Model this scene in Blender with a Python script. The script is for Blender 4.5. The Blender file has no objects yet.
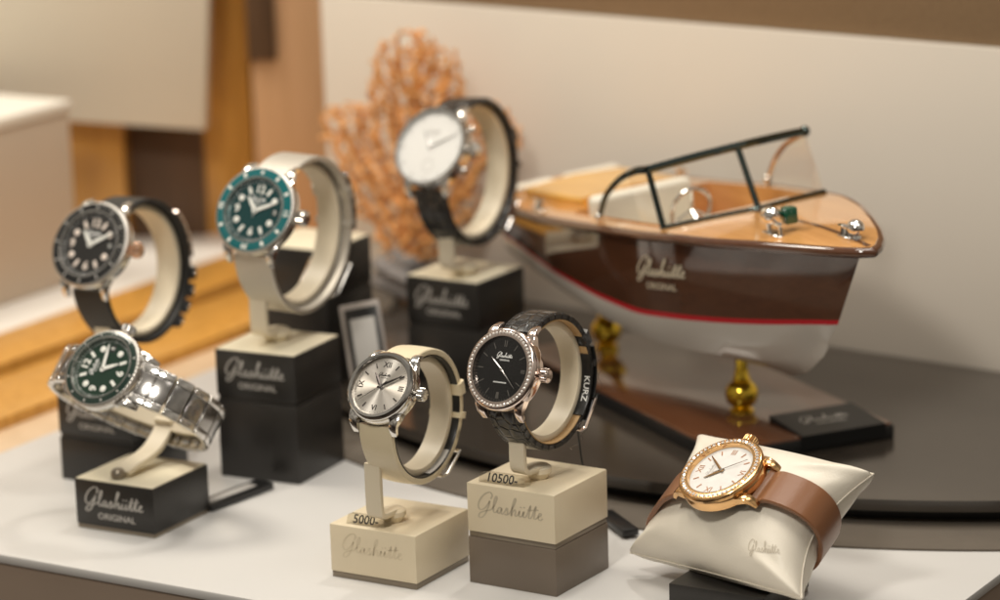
import bpy, bmesh, math, random
from mathutils import Vector, Matrix, kdtree
random.seed(7)
MM = 0.001
OY = 1500.0                      # world origin lies 1.5 m in front of the camera
SC = bpy.context.scene
COL = SC.collection
PI = math.pi

# ------------------------------------------------------------------ materials
def srgb(r, g, b):
    f = lambda c: (c/255/12.92) if c/255 <= .04045 else ((c/255+.055)/1.055)**2.4
    return (f(r), f(g), f(b))

def mat(name, col, rough=.5, metal=0., spec=.5, coat=0., var=0., vscale=60., bump=0., bscale=400., aniso=0., trans=0., sheen=0., rvar=0., stretch=None):
    m = bpy.data.materials.new(name); m.use_nodes = True
    nt = m.node_tree; N = nt.nodes; L = nt.links
    b = N['Principled BSDF']
    b.inputs['Base Color'].default_value = (*col, 1)
    b.inputs['Roughness'].default_value = rough
    b.inputs['Metallic'].default_value = metal
    b.inputs['Specular IOR Level'].default_value = spec
    b.inputs['Coat Weight'].default_value = coat
    b.inputs['Coat Roughness'].default_value = .05
    b.inputs['Anisotropic'].default_value = aniso
    b.inputs['Sheen Weight'].default_value = sheen
    tc = N.new('ShaderNodeTexCoord')
    vec = tc.outputs['Object']
    if stretch:
        mp = N.new('ShaderNodeMapping'); mp.inputs['Scale'].default_value = stretch
        L.new(vec, mp.inputs['Vector']); vec = mp.outputs['Vector']
    if var > 0:
        n = N.new('ShaderNodeTexNoise'); n.inputs['Scale'].default_value = vscale; n.inputs['Detail'].default_value = 5
        L.new(vec, n.inputs['Vector'])
        r = N.new('ShaderNodeMapRange'); r.inputs['From Min'].default_value = .25; r.inputs['From Max'].default_value = .75
        r.inputs['To Min'].default_value = 1-var; r.inputs['To Max'].default_value = 1+var
        L.new(n.outputs['Fac'], r.inputs['Value'])
        mx = N.new('ShaderNodeMix'); mx.data_type = 'RGBA'; mx.blend_type = 'MULTIPLY'; mx.inputs['Factor'].default_value = 1
        mx.inputs['A'].default_value = (*col, 1); L.new(r.outputs['Result'], mx.inputs['B'])
        L.new(mx.outputs['Result'], b.inputs['Base Color'])
    if rvar > 0:
        n = N.new('ShaderNodeTexNoise'); n.inputs['Scale'].default_value = 35; n.inputs['Detail'].default_value = 6
        L.new(vec, n.inputs['Vector'])
        r = N.new('ShaderNodeMapRange'); r.inputs['From Min'].default_value = .3; r.inputs['From Max'].default_value = .7
        r.inputs['To Min'].default_value = max(0, rough-rvar); r.inputs['To Max'].default_value = rough+rvar
        L.new(n.outputs['Fac'], r.inputs['Value']); L.new(r.outputs['Result'], b.inputs['Roughness'])
    if bump > 0:
        n = N.new('ShaderNodeTexNoise'); n.inputs['Scale'].default_value = bscale; n.inputs['Detail'].default_value = 4
        L.new(vec, n.inputs['Vector'])
        bp = N.new('ShaderNodeBump'); bp.inputs['Strength'].default_value = bump; bp.inputs['Distance'].default_value = .0004
        L.new(n.outputs['Fac'], bp.inputs['Height']); L.new(bp.outputs['Normal'], b.inputs['Normal'])
    return m

def glass(name, tint=(1, 1, 1), ior=1.45, rough=0.02, mirror=1.0):
    """thin clear pane: transparent body with a Fresnel gloss"""
    m = bpy.data.materials.new(name); m.use_nodes = True
    nt = m.node_tree; N = nt.nodes; L = nt.links
    N.remove(N['Principled BSDF'])
    t = N.new('ShaderNodeBsdfTransparent'); t.inputs['Color'].default_value = (*tint, 1)
    g = N.new('ShaderNodeBsdfGlossy'); g.inputs['Roughness'].default_value = rough
    g.inputs['Color'].default_value = (mirror, mirror, mirror, 1)
    lw = N.new('ShaderNodeLayerWeight'); lw.inputs['Blend'].default_value = .5
    pw_ = N.new('ShaderNodeMath'); pw_.operation = 'POWER'; pw_.inputs[1].default_value = 4.; L.new(lw.outputs['Facing'], pw_.inputs[0])
    f0 = ((ior-1)/(ior+1))**2
    fr = N.new('ShaderNodeMapRange'); fr.inputs['To Min'].default_value = f0; fr.inputs['To Max'].default_value = .75; L.new(pw_.outputs[0], fr.inputs['Value'])
    mx = N.new('ShaderNodeMixShader')
    L.new(fr.outputs[0], mx.inputs[0]); L.new(t.outputs[0], mx.inputs[1]); L.new(g.outputs[0], mx.inputs[2])
    L.new(mx.outputs[0], N['Material Output'].inputs['Surface'])
    return m

def wood(name, c1, c2, rough=.4, scale=(6, 6, 60), coat=0., rings=14., mixw=.5):
    m = bpy.data.materials.new(name); m.use_nodes = True
    nt = m.node_tree; N = nt.nodes; L = nt.links; b = N['Principled BSDF']
    b.inputs['Roughness'].default_value = rough; b.inputs['Coat Weight'].default_value = coat; b.inputs['Coat Roughness'].default_value = .04
    tc = N.new('ShaderNodeTexCoord'); mp = N.new('ShaderNodeMapping'); mp.inputs['Scale'].default_value = scale
    L.new(tc.outputs['Object'], mp.inputs['Vector'])
    n = N.new('ShaderNodeTexNoise'); n.inputs['Scale'].default_value = rings; n.inputs['Detail'].default_value = 8; n.inputs['Distortion'].default_value = 1.2
    L.new(mp.outputs['Vector'], n.inputs['Vector'])
    r = N.new('ShaderNodeValToRGB'); r.color_ramp.elements[0].position = .3; r.color_ramp.elements[1].position = .7
    r.color_ramp.elements[0].color = (*c1, 1); r.color_ramp.elements[1].color = (*c2, 1)
    L.new(n.outputs['Fac'], r.inputs['Fac']); L.new(r.outputs['Color'], b.inputs['Base Color'])
    return m

def leather(name, col, rough=.35, scale=(5, 14), depth=.6, var=.3, spec=.5, coat=.0):
    """alligator scales from the strap's own UVs"""
    m = bpy.data.materials.new(name); m.use_nodes = True
    nt = m.node_tree; N = nt.nodes; L = nt.links; b = N['Principled BSDF']
    b.inputs['Roughness'].default_value = rough; b.inputs['Specular IOR Level'].default_value = spec; b.inputs['Coat Weight'].default_value = coat
    tc = N.new('ShaderNodeTexCoord'); mp = N.new('ShaderNodeMapping'); mp.inputs['Scale'].default_value = (scale[0], scale[1], 1)
    L.new(tc.outputs['UV'], mp.inputs['Vector'])
    v = N.new('ShaderNodeTexVoronoi'); v.feature = 'DISTANCE_TO_EDGE'; v.inputs['Scale'].default_value = 1.; v.inputs['Randomness'].default_value = .55
    L.new(mp.outputs['Vector'], v.inputs['Vector'])
    r = N.new('ShaderNodeMapRange'); r.inputs['From Max'].default_value = .16; r.interpolation_type = 'SMOOTHSTEP'
    L.new(v.outputs['Distance'], r.inputs['Value'])
    bp = N.new('ShaderNodeBump'); bp.inputs['Strength'].default_value = depth; bp.inputs['Distance'].default_value = .0006
    L.new(r.outputs['Result'], bp.inputs['Height']); L.new(bp.outputs['Normal'], b.inputs['Normal'])
    mx = N.new('ShaderNodeMix'); mx.data_type = 'RGBA'
    mx.inputs['A'].default_value = (*[c*(1-var) for c in col], 1); mx.inputs['B'].default_value = (*[c*(1+var) for c in col], 1)
    L.new(r.outputs['Result'], mx.inputs['Factor']); L.new(mx.outputs['Result'], b.inputs['Base Color'])
    return m

def sunburst(name, col, rough=.28):
    """brushed dial: metal with strong anisotropy round the dial's axis"""
    m = mat(name, col, rough, 1., aniso=.85)
    nt = m.node_tree; N = nt.nodes; L = nt.links
    tg = N.new('ShaderNodeTangent'); tg.direction_type = 'RADIAL'; tg.axis = 'Z'
    L.new(tg.outputs[0], N['Principled BSDF'].inputs['Tangent'])
    return m

def mesh_metal(name, col):
    m = bpy.data.materials.new(name); m.use_nodes = True
    nt = m.node_tree; N = nt.nodes; L = nt.links; b = N['Principled BSDF']
    b.inputs['Base Color'].default_value = (*col, 1); b.inputs['Metallic'].default_value = .75; b.inputs['Roughness'].default_value = .48
    tc = N.new('ShaderNodeTexCoord'); mp = N.new('ShaderNodeMapping'); mp.inputs['Scale'].default_value = (16, 150, 1)
    L.new(tc.outputs['UV'], mp.inputs['Vector'])
    w = N.new('ShaderNodeTexVoronoi'); w.inputs['Scale'].default_value = 1; w.inputs['Randomness'].default_value = .1
    L.new(mp.outputs['Vector'], w.inputs['Vector'])
    bp = N.new('ShaderNodeBump'); bp.inputs['Strength'].default_value = .5; bp.inputs['Distance'].default_value = .0003; bp.invert = True
    L.new(w.outputs['Distance'], bp.inputs['Height']); L.new(bp.outputs['Normal'], b.inputs['Normal'])
    return m

M = {}
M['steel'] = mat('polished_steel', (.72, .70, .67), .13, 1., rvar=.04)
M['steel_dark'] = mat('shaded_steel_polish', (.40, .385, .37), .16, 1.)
M['brushed'] = mat('brushed_steel', (.62, .59, .55), .32, 1., aniso=.5)
M['rose'] = mat('pink_gold_metal', (.86, .56, .40), .16, 1.)
M['rosesteel'] = mat('pale_pink_gold_metal', (.78, .66, .60), .14, 1.)
M['gold'] = mat('yellow_rose_gold', (.88, .54, .25), .17, 1.)
M['brass'] = mat('polished_brass', (.80, .55, .06), .14, 1.)
M['chrome'] = mat('chrome_plate', (.88, .87, .85), .05, 1.)
M['chrome_dark_refl'] = mat('chrome_dark_reflection', (.10, .13, .125), .12, 1.)  # dark reflections put into the chrome's base colour
M['diamond'] = mat('diamond_stones', (.90, .84, .78), .04, .35, spec=1., coat=1.)
M['crystal'] = glass('watch_crystal', ior=1.36, mirror=.85)
M['acrylic'] = glass('clear_acrylic', tint=(.88, .87, .84), ior=1.6)
M['pane'] = glass('windscreen_glass', tint=(.985, .98, .965), ior=1.6)
M['film'] = glass('crumpled_clear_film', tint=(.82, .82, .80), ior=1.5, rough=.12)
M['cream'] = mat('cream_lacquer', srgb(226, 214, 190), .42, var=.03, vscale=20, bump=.05, bscale=900)
M['creamblock'] = mat('cream_block_lacquer', srgb(222, 208, 180), .38, var=.025, vscale=25, bump=.04, bscale=800, rvar=.05)
M['topplate'] = mat('cream_top_plate', srgb(226, 216, 190), .40, var=.03, vscale=40)
M['black'] = mat('black_block_lacquer', (.022, .020, .018), .34, var=.12, vscale=30, bump=.04, bscale=900, rvar=.06)
M['taupe'] = mat('taupe_block_lacquer', (.165, .130, .098), .38, var=.05, vscale=30, bump=.04, bscale=900, rvar=.05)
M['strip'] = mat('bronze_strip', (.26, .22, .17), .35, .6)
M['silverprint'] = mat('silver_print', (.50, .48, .45), .4, .3)
M['greyprint'] = mat('pale_grey_print', srgb(198, 186, 162), .45, .1)
M['paleprint'] = mat('pale_gold_print', (.75, .66, .50), .4, .1)
M['pillowprint'] = mat('faint_cushion_print', srgb(196, 186, 168), .45)
M['faintprint'] = mat('faint_cream_print', srgb(213, 199, 171), .4)
M['nameplate'] = mat('black_nameplate', (.008, .008, .008), .38, spec=.3)
M['bezsteel'] = mat('mirror_steel_bezel', (.60, .585, .56), .07, 1.)
M['whiteprint'] = mat('white_print', (.8, .8, .78), .5)
M['ink'] = mat('black_ink', (.012, .012, .012), .5)
M['darkmark'] = mat('oxidised_index', (.07, .06, .055), .22, .8)
M['lume'] = mat('lume_paint', (.80, .80, .74), .5)
M['lumepink'] = mat('pinkish_lume_paint', (.78, .68, .60), .45)
M['table'] = mat('white_table_laminate', (.585, .57, .55), .42, var=.02, vscale=8, rvar=.05, bump=.03, bscale=300)
M['fascia'] = mat('taupe_table_edge', (.34, .26, .20), .55, var=.05, vscale=15)
M['plate'] = mat('glossy_dark_plate', (.040, .032, .025), .17, spec=.8, rvar=.03)
M['mat'] = mat('taupe_disc_surface', (.115, .094, .072), .75, var=.06, vscale=80, bump=.2, bscale=900)
M['wall'] = mat('beige_backdrop_paint', (.70, .635, .55), .8, var=.03, vscale=5)
M['wallcap'] = wood('brown_wood_cap', (.24, .155, .085), (.30, .20, .11), .5, (3, 40, 40))
M['goldwood'] = wood('honey_wood', (.52, .25, .045), (.68, .35, .075), .35, (40, 40, 4), .3, 3)
M['pinkwood'] = wood('light_reddish_wood', (.60, .36, .19), (.70, .43, .24), .45, (30, 30, 3), 0, 2)
M['peach'] = wood('pale_birch_wood', (.60, .43, .27), (.68, .50, .33), .5, (30, 30, 3), 0, 2)
M['darkwood'] = wood('dark_brown_wood', (.085, .045, .022), (.13, .07, .035), .5, (20, 20, 3), 0, 2)
M['panel'] = mat('pale_beige_panel', (.72, .65, .53), .7, var=.03, vscale=6)
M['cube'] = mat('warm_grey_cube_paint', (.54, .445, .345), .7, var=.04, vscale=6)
M['cubetop_lit'] = mat('cube_top_lit_tint', (.80, .76, .68), .6)  # paler than the cube: light on its top put into the colour
M['shelf'] = mat('white_shelf', (.80, .76, .70), .5)
M['mahogany'] = wood('varnished_mahogany', (.090, .035, .017), (.112, .044, .021), .09, (3, 30, 30), 1., 6)
M['deckwood'] = wood('varnished_orange_deck', (.56, .27, .085), (.67, .34, .115), .13, (3, 45, 45), .8, 4)
M['hatchwood'] = wood('golden_hatch_wood', (.68, .36, .06), (.78, .43, .08), .22, (4, 40, 40), .5, 3)
M['boardwood'] = wood('polished_brown_board', (.105, .040, .018), (.15, .060, .028), .09, (3, 30, 30), .8, 4)
M['hullwhite'] = mat('white_hull_paint', (.62, .58, .53), .22, coat=.4, var=.02)
M['red'] = mat('red_stripe_paint', (.55, .015, .025), .25, coat=.3)
M['upholstery'] = mat('ivory_upholstery', (.74, .69, .58), .45, var=.03)
M['greenglass'] = mat('green_lens', (.01, .09, .05), .08, coat=1.)
M['coral'] = mat('orange_brown_coral', (.74, .37, .125), .6, var=.35, vscale=70)
M['coraltip'] = mat('pale_orange_polyps', (.80, .44, .18), .55, var=.3, vscale=90)
M['rock'] = mat('pale_grey_stone', (.22, .20, .19), .7, var=.25, vscale=60, bump=.5, bscale=150)
M['pillow'] = mat('ivory_leatherette', (.78, .72, .61), .42, var=.02, vscale=30, bump=.28, bscale=1100, sheen=.1)
M['dial_silver'] = sunburst('silver_sunburst_dial', (.78, .73, .66), .33)
M['dial_black'] = mat('black_dial', (.006, .006, .006), .12, coat=.4)
M['dial_white'] = mat('white_dial', (.80, .79, .76), .35)
M['dial_pearl'] = mat('mother_of_pearl_dial', (.80, .77, .73), .25, var=.08, vscale=220, coat=.4)
M['dial_green'] = mat('dark_green_dial', (.006, .034, .018), .3, .3, coat=.3)
M['dial_teal'] = mat('teal_dial', (.005, .062, .066), .25, .5, coat=.3)
M['dial_dark'] = mat('matt_black_dial', (.012, .011, .010), .4)
M['bez_teal'] = mat('teal_ceramic', (.009, .125, .135), .10, coat=.6)
M['bez_black'] = mat('black_ceramic', (.012, .012, .012), .12, coat=.6)
M['bez_green'] = mat('dark_green_ceramic', (.012, .030, .022), .15, coat=.6)
M['gator'] = leather('black_alligator_leather', (.016, .014, .013), .27, (3.2, 15), .9, .4, spec=.6)
M['satin'] = mat('cream_satin_strap', srgb(226, 211, 178), .30, bump=.15, bscale=1600, sheen=.2, stretch=(1, .15, .15))
M['satinbrown'] = mat('brown_satin_strap', (.235, .098, .040), .33, bump=.12, bscale=1500, sheen=.06, stretch=(.15, 1, .15))
M['tanlining'] = mat('tan_leather_lining', (.52, .33, .15), .6, bump=.1, bscale=900)
M['rubber'] = mat('black_rubber', (.014, .014, .014), .5, bump=.06, bscale=900)
M['milanese'] = mesh_metal('woven_steel_mesh', (.62, .58, .51))
M['plasticblack'] = mat('black_plastic', (.012, .012, .012), .3)
M['thread'] = mat('dark_thread', (.015, .02, .02), .7)
M['card'] = mat('white_card', (.46, .44, .415), .6)
M['cardframe'] = mat('pale_grey_card_frame', (.36, .32, .29), .4)
M['goldprint'] = mat('pink_gold_numerals', (.62, .33, .20), .25, .8)
M['orangeflower'] = mat('orange_polyp', (.70, .24, .02), .5)
M['floor'] = mat('brown_floor', (.10, .07, .05), .6, var=.1, vscale=3)

# ------------------------------------------------------------------ object helpers
def new(name, bm, m, parent=None, smooth=True, recalc=True):
    if recalc: bmesh.ops.recalc_face_normals(bm, faces=bm.faces)
    bmesh.ops.scale(bm, vec=(MM, MM, MM), verts=bm.verts)
    me = bpy.data.meshes.new(name); bm.to_mesh(me); bm.free()
    ms = m if isinstance(m, (list, tuple)) else [m]
    for x in ms: me.materials.append(x)
    if smooth:
        for p in me.polygons: p.use_smooth = True
        try: me.set_sharp_from_angle(angle=math.radians(38))
        except Exception: pass
    o = bpy.data.objects.new(name, me); COL.objects.link(o)
    if parent: o.parent = parent
    return o

def W(x, y, z): return Vector((x*MM, (y-OY)*MM, z*MM))

def thing(name, label, cat, loc=(0, OY, 0), rot=None, group=None):
    o = bpy.data.objects.new(name, None); COL.objects.link(o); o.empty_display_size = .01
    mt = Matrix.Translation(W(*loc))
    if rot is not None: mt = mt @ rot.to_4x4()
    o.matrix_world = mt
    return tag(o, label, cat, group)

def tag(o, label, cat, group=None):
    o['label'] = label; o['category'] = cat
    if group: o['group'] = group
    return o

def struct(o, kind='structure'):
    o['kind'] = kind; return o

def rotz(a): return Matrix.Rotation(a, 3, 'Z')

def box(bm, x0, x1, y0, y1, z0, z1, bev=0., seg=2):
    vs = [bm.verts.new(p) for p in [(x0,y0,z0),(x1,y0,z0),(x1,y1,z0),(x0,y1,z0),(x0,y0,z1),(x1,y0,z1),(x1,y1,z1),(x0,y1,z1)]]
    fs = [bm.faces.new([vs[i] for i in q]) for q in [(0,3,2,1),(4,5,6,7),(0,1,5,4),(1,2,6,5),(2,3,7,6),(3,0,4,7)]]
    if bev > 0:
        es = list({e for f in fs for e in f.edges})
        bmesh.ops.bevel(bm, geom=es, offset=bev, segments=seg, profile=.5, affect='EDGES')
    return vs

def obox(bm, mt, hx, hy, hz, bev=0., seg=1):
    b2 = bmesh.new(); box(b2, -hx, hx, -hy, hy, -hz, hz, bev, seg); b2.transform(mt)
    join(bm, b2)

def join(bm, b2):
    me = bpy.data.meshes.new('tmp'); b2.to_mesh(me); b2.free(); bm.from_mesh(me); bpy.data.meshes.remove(me)

def lathe(bm, prof, seg=64, cap=True):
    """prof: list of (r, z), revolved about Z"""
    rings = []
    for r, z in prof:
        if r < 1e-6: rings.append([bm.verts.new((0, 0, z))])
        else: rings.append([bm.verts.new((r*math.cos(2*PI*i/seg), r*math.sin(2*PI*i/seg), z)) for i in range(seg)])
    for a, b in zip(rings, rings[1:]):
        for i in range(seg):
            j = (i+1) % seg
            if len(a) == 1 and len(b) == 1: continue
            if len(a) == 1: bm.faces.new([a[0], b[i], b[j]])
            elif len(b) == 1: bm.faces.new([a[i], a[j], b[0]])
            else: bm.faces.new([a[i], a[j], b[j], b[i]])

def sweep(bm, pts, nrm, widths, sect, side=Vector((1, 0, 0)), hs=None):
    """sweep a section [(across, along normal)] (in half widths / mm) down a path; stores UVs (across, length)"""
    uvl = bm.loops.layers.uv.verify()
    rows = []; ln = [0]
    for i in range(1, len(pts)): ln.append(ln[-1]+(pts[i]-pts[i-1]).length)
    for p, n, w in zip(pts, nrm, widths):
        sd = side if isinstance(side, Vector) else side[len(rows)]
        hk = hs[len(rows)] if hs else 1.
        rows.append([bm.verts.new(p+sd*(s*w)+n*(h*hk)) for s, h in sect])
    K = len(sect); tot = ln[-1]
    us = [(s+1)/2 for s, h in sect]
    for i in range(len(pts)-1):
        for k in range(K):
            k2 = (k+1) % K
            f = bm.faces.new([rows[i][k], rows[i][k2], rows[i+1][k2], rows[i+1][k]])
            uv = [(us[k], ln[i]/tot), (us[k2], ln[i]/tot), (us[k2], ln[i+1]/tot), (us[k], ln[i+1]/tot)]
            for l, q in zip(f.loops, uv): l[uvl].uv = q
    bm.faces.new(rows[0]); bm.faces.new(rows[-1][::-1])

def sect_flat(t, r=.35, pad=0.):
    """rounded flat strap section; t thickness, pad = puff in the middle"""
    h = t/2
    return [(-1, -h+r), (-1, h-r), (-.95, h), (-.5, h+pad*.8), (0, h+pad), (.5, h+pad*.8), (.95, h), (1, h-r), (1, -h+r), (.95, -h), (-.95, -h)]

def tube(bm, pts, rad, seg=8, caps=True):
    pts = [Vector(p) for p in pts]
    if not isinstance(rad, (list, tuple)): rad = [rad]*len(pts)
    up = Vector((0, 0, 1)); rows = []
    t0 = (pts[1]-pts[0]).normalized()
    ref = up if abs(t0.dot(up)) < .9 else Vector((1, 0, 0))
    n = (ref - t0*ref.dot(t0)).normalized()
    for i, p in enumerate(pts):
        a = pts[max(i-1, 0)]; b = pts[min(i+1, len(pts)-1)]
        t = (b-a); t = t.normalized() if t.length > 1e-9 else t0
        n = n - t*n.dot(t); n.normalize(); bt = t.cross(n)
        rows.append([bm.verts.new(p+(n*math.cos(2*PI*k/seg)+bt*math.sin(2*PI*k/seg))*rad[i]) for k in range(seg)])
    for a, b in zip(rows, rows[1:]):
        for k in range(seg):
            bm.faces.new([a[k], a[(k+1) % seg], b[(k+1) % seg], b[k]])
    if caps:
        bm.faces.new(rows[0][::-1]); bm.faces.new(rows[-1])

def smooth_path(P, n=6):
    """Catmull-Rom through P"""
    P = [Vector(p) for p in P]; out = []
    for i in range(len(P)-1):
        p0 = P[max(i-1, 0)]; p1 = P[i]; p2 = P[i+1]; p3 = P[min(i+2, len(P)-1)]
        for k in range(n):
            t = k/n
            out.append(.5*((2*p1)+(p2-p0)*t+(2*p0-5*p1+4*p2-p3)*t*t+(3*p1-p0-3*p2+p3)*t**3))
    out.append(P[-1]); return out

def ball(bm, c, r, sub=2, sc=(1, 1, 1)):
    b2 = bmesh.new(); bmesh.ops.create_icosphere(b2, subdivisions=sub, radius=1)
    b2.transform(Matrix.Translation(Vector(c)) @ Matrix.Diagonal((r*sc[0], r*sc[1], r*sc[2], 1)))
    join(bm, b2)

def prism(bm, poly, z0, z1, bev=0.):
    lo = [bm.verts.new((x, y, z0)) for x, y in poly]; hi = [bm.verts.new((x, y, z1)) for x, y in poly]
    n = len(poly); fs = [bm.faces.new(lo[::-1]), bm.faces.new(hi)]
    for i in range(n): fs.append(bm.faces.new([lo[i], lo[(i+1) % n], hi[(i+1) % n], hi[i]]))
    if bev > 0:
        es = [e for e in fs[1].edges]
        bmesh.ops.bevel(bm, geom=es, offset=bev, segments=2, profile=.5, affect='EDGES')

# ------------------------------------------------------------------ lettering
STROKES = [
 [(2.75,2.55),(3.0,3.2),(2.6,3.75),(1.7,3.5),(.8,2.6),(.3,1.5),(.35,.6),(.9,.25),(1.7,.7),(2.35,1.6),(2.6,2.1),(2.35,.9),(1.8,-.5),(1.1,-1.2),(.55,-1.05),(.75,-.4),(1.7,.1),(3.0,.55),(3.7,1.6),(4.05,2.8),(3.85,3.2),(3.55,2.4),(3.45,1.0),(3.6,.2),(4.0,.15),(4.4,.6)],
 [(5.15,1.1),(4.75,1.2),(4.4,.7),(4.45,.15),(4.85,.2),(5.25,1.1),(5.15,.3),(5.45,.05),(5.9,.6),(6.3,1.3),(6.45,.7),(6.5,.2),(6.2,-.02),(5.9,.15)],
 [(6.5,.1),(7.0,.55),(7.7,2.0),(8.0,3.1),(7.75,3.25),(7.45,2.0),(7.3,0),(7.5,.7),(7.95,1.2),(8.15,.85),(8.1,.2),(8.4,.05),(8.8,.6),(9.0,1.15),(8.9,.35),(9.15,.05),(9.6,.35),(9.9,1.15),(9.8,.3),(10.1,.05),(10.5,.5),(11.2,2.5),(10.95,.4),(11.2,.05),(11.6,.45),(12.3,2.5),(12.05,.4),(12.3,.05),(12.8,.45),(13.4,.9),(13.4,1.25),(13.05,1.15),(12.95,.4),(13.3,0),(13.9,.35)],
 [(10.5,1.55),(11.5,1.65),(12.9,1.85)],
 [(9.15,1.75),(9.2,1.95)], [(9.85,1.8),(9.9,2.0)],
]
def script_logo(bm, cx, cy, width, mt, wgt=.30, lift=.06, skip=()):
    """hand-written word as flat print, centred at cx, cy (mm) of frame mt"""
    s = width/14.
    for si, st in enumerate(STROKES):
        if si in skip: continue
        P = smooth_path([(x, y, 0) for x, y in st], 5)
        vs = []
        for i, p in enumerate(P):
            t = P[min(i+1, len(P)-1)]-P[max(i-1, 0)]; t.normalize()
            nn = Vector((-t.y, t.x, 0)); w = wgt*(.45+.55*abs(t.y))*.5
            if si >= 4: w = wgt*.55
            row = []
            for k in (-1, 1):
                q = p+nn*(w*k)
                row.append(bm.verts.new(mt @ Vector((cx+(q.x-7+q.y*.12)*s, cy+(q.y-1.)*s, lift))))
            vs.append(row)
        for a, b in zip(vs, vs[1:]): bm.faces.new([a[0], a[1], b[1], b[0]])

def text(bm, body, size, cx, cy, mt, lift=.06, sx=1., rot=0., bold=0., shear=0.):
    c = bpy.data.curves.new('txt', 'FONT'); c.body = body; c.size = size; c.align_x = 'CENTER'; c.align_y = 'CENTER'; c.offset = bold; c.shear = shear
    c.resolution_u = 3
    o = bpy.data.objects.new('txt', c); COL.objects.link(o)
    dg = bpy.context.evaluated_depsgraph_get(); dg.update()
    me = bpy.data.meshes.new_from_object(o.evaluated_get(dg))
    b2 = bmesh.new(); b2.from_mesh(me)
    b2.transform(mt @ Matrix.Translation((cx, cy, lift)) @ Matrix.Rotation(rot, 4, 'Z') @ Matrix.Diagonal((sx, 1, 1, 1)))
    join(bm, b2)
    bpy.data.objects.remove(o); bpy.data.curves.remove(c); bpy.data.meshes.remove(me)

I4 = Matrix.Identity(4)
def logo(bm, cx, cy, w, mt, orig=True, wgt=.34, lift=.06, skip=()):
    script_logo(bm, cx, cy, w, mt, wgt, lift, skip)
    if orig: text(bm, 'ORIGINAL', w*.125, cx+w*.04, cy-w*.215, mt, lift, 1.1, bold=w*.002)

# ------------------------------------------------------------------ watches
def frame(yaw, elev, roll):
    y, e, r = map(math.radians, (yaw, elev, roll))
    N = Vector((-math.sin(y)*math.cos(e), -math.cos(y)*math.cos(e), math.sin(e)))
    e1 = Vector((0, 0, 1)).cross(N).normalized(); e2 = N.cross(e1)
    X = e1*math.cos(r)+e2*math.sin(r); Y = N.cross(X)
    return Matrix((X, Y, N)).transposed()

def loop_pt(a, b, phi, off=0.):
    """point and outward normal of the strap loop: ellipse through the dial, phi from 12 o'clock side round the back"""
    c, s = math.cos(phi), math.sin(phi)
    n = Vector((0, s/b, c/a)).normalized()
    return Vector((0, b*s, -a+a*c-3.))+n*off, n

def hand(bm, ang, length, w, tail, z, tip=.35):
    """ang clockwise from 12"""
    d = Vector((math.sin(ang), math.cos(ang), 0)); n = Vector((d.y, -d.x, 0))
    lo = []; hi = []
    for t, ww in ((-tail, w*.5), (0, w*.55), (length*.55, w*.5), (length, w*tip*.5)):
        for s in (-1, 1):
            lo.append(bm.verts.new(d*t+n*ww*s+Vector((0, 0, z)))); 
        hi.append(bm.verts.new(d*t+Vector((0, 0, z+.28))))
    for i in range(3):
        bm.faces.new([lo[2*i], hi[i], hi[i+1], lo[2*i+2]]); bm.faces.new([hi[i], lo[2*i+1], lo[2*i+3], hi[i+1]])

def bar(bm, ang, r0, r1, w, z=.1, h=.25):
    d = Vector((math.sin(ang), math.cos(ang), 0)); n = Vector((d.y, -d.x, 0))
    mt = Matrix((( n.x, d.x, 0, d.x*(r0+r1)/2), (n.y, d.y, 0, d.y*(r0+r1)/2), (0, 0, 1, z+h/2), (0, 0, 0, 1)))
    obox(bm, mt, w/2, (r1-r0)/2, h/2)

def dot(bm, ang, r, rad, z=.1, h=.25):
    b2 = bmesh.new(); lathe(b2, [(0, h), (rad*.85, h), (rad, h*.6), (rad, 0)], 16)
    b2.transform(Matrix.Translation((math.sin(ang)*r, math.cos(ang)*r, z))); join(bm, b2)

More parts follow.
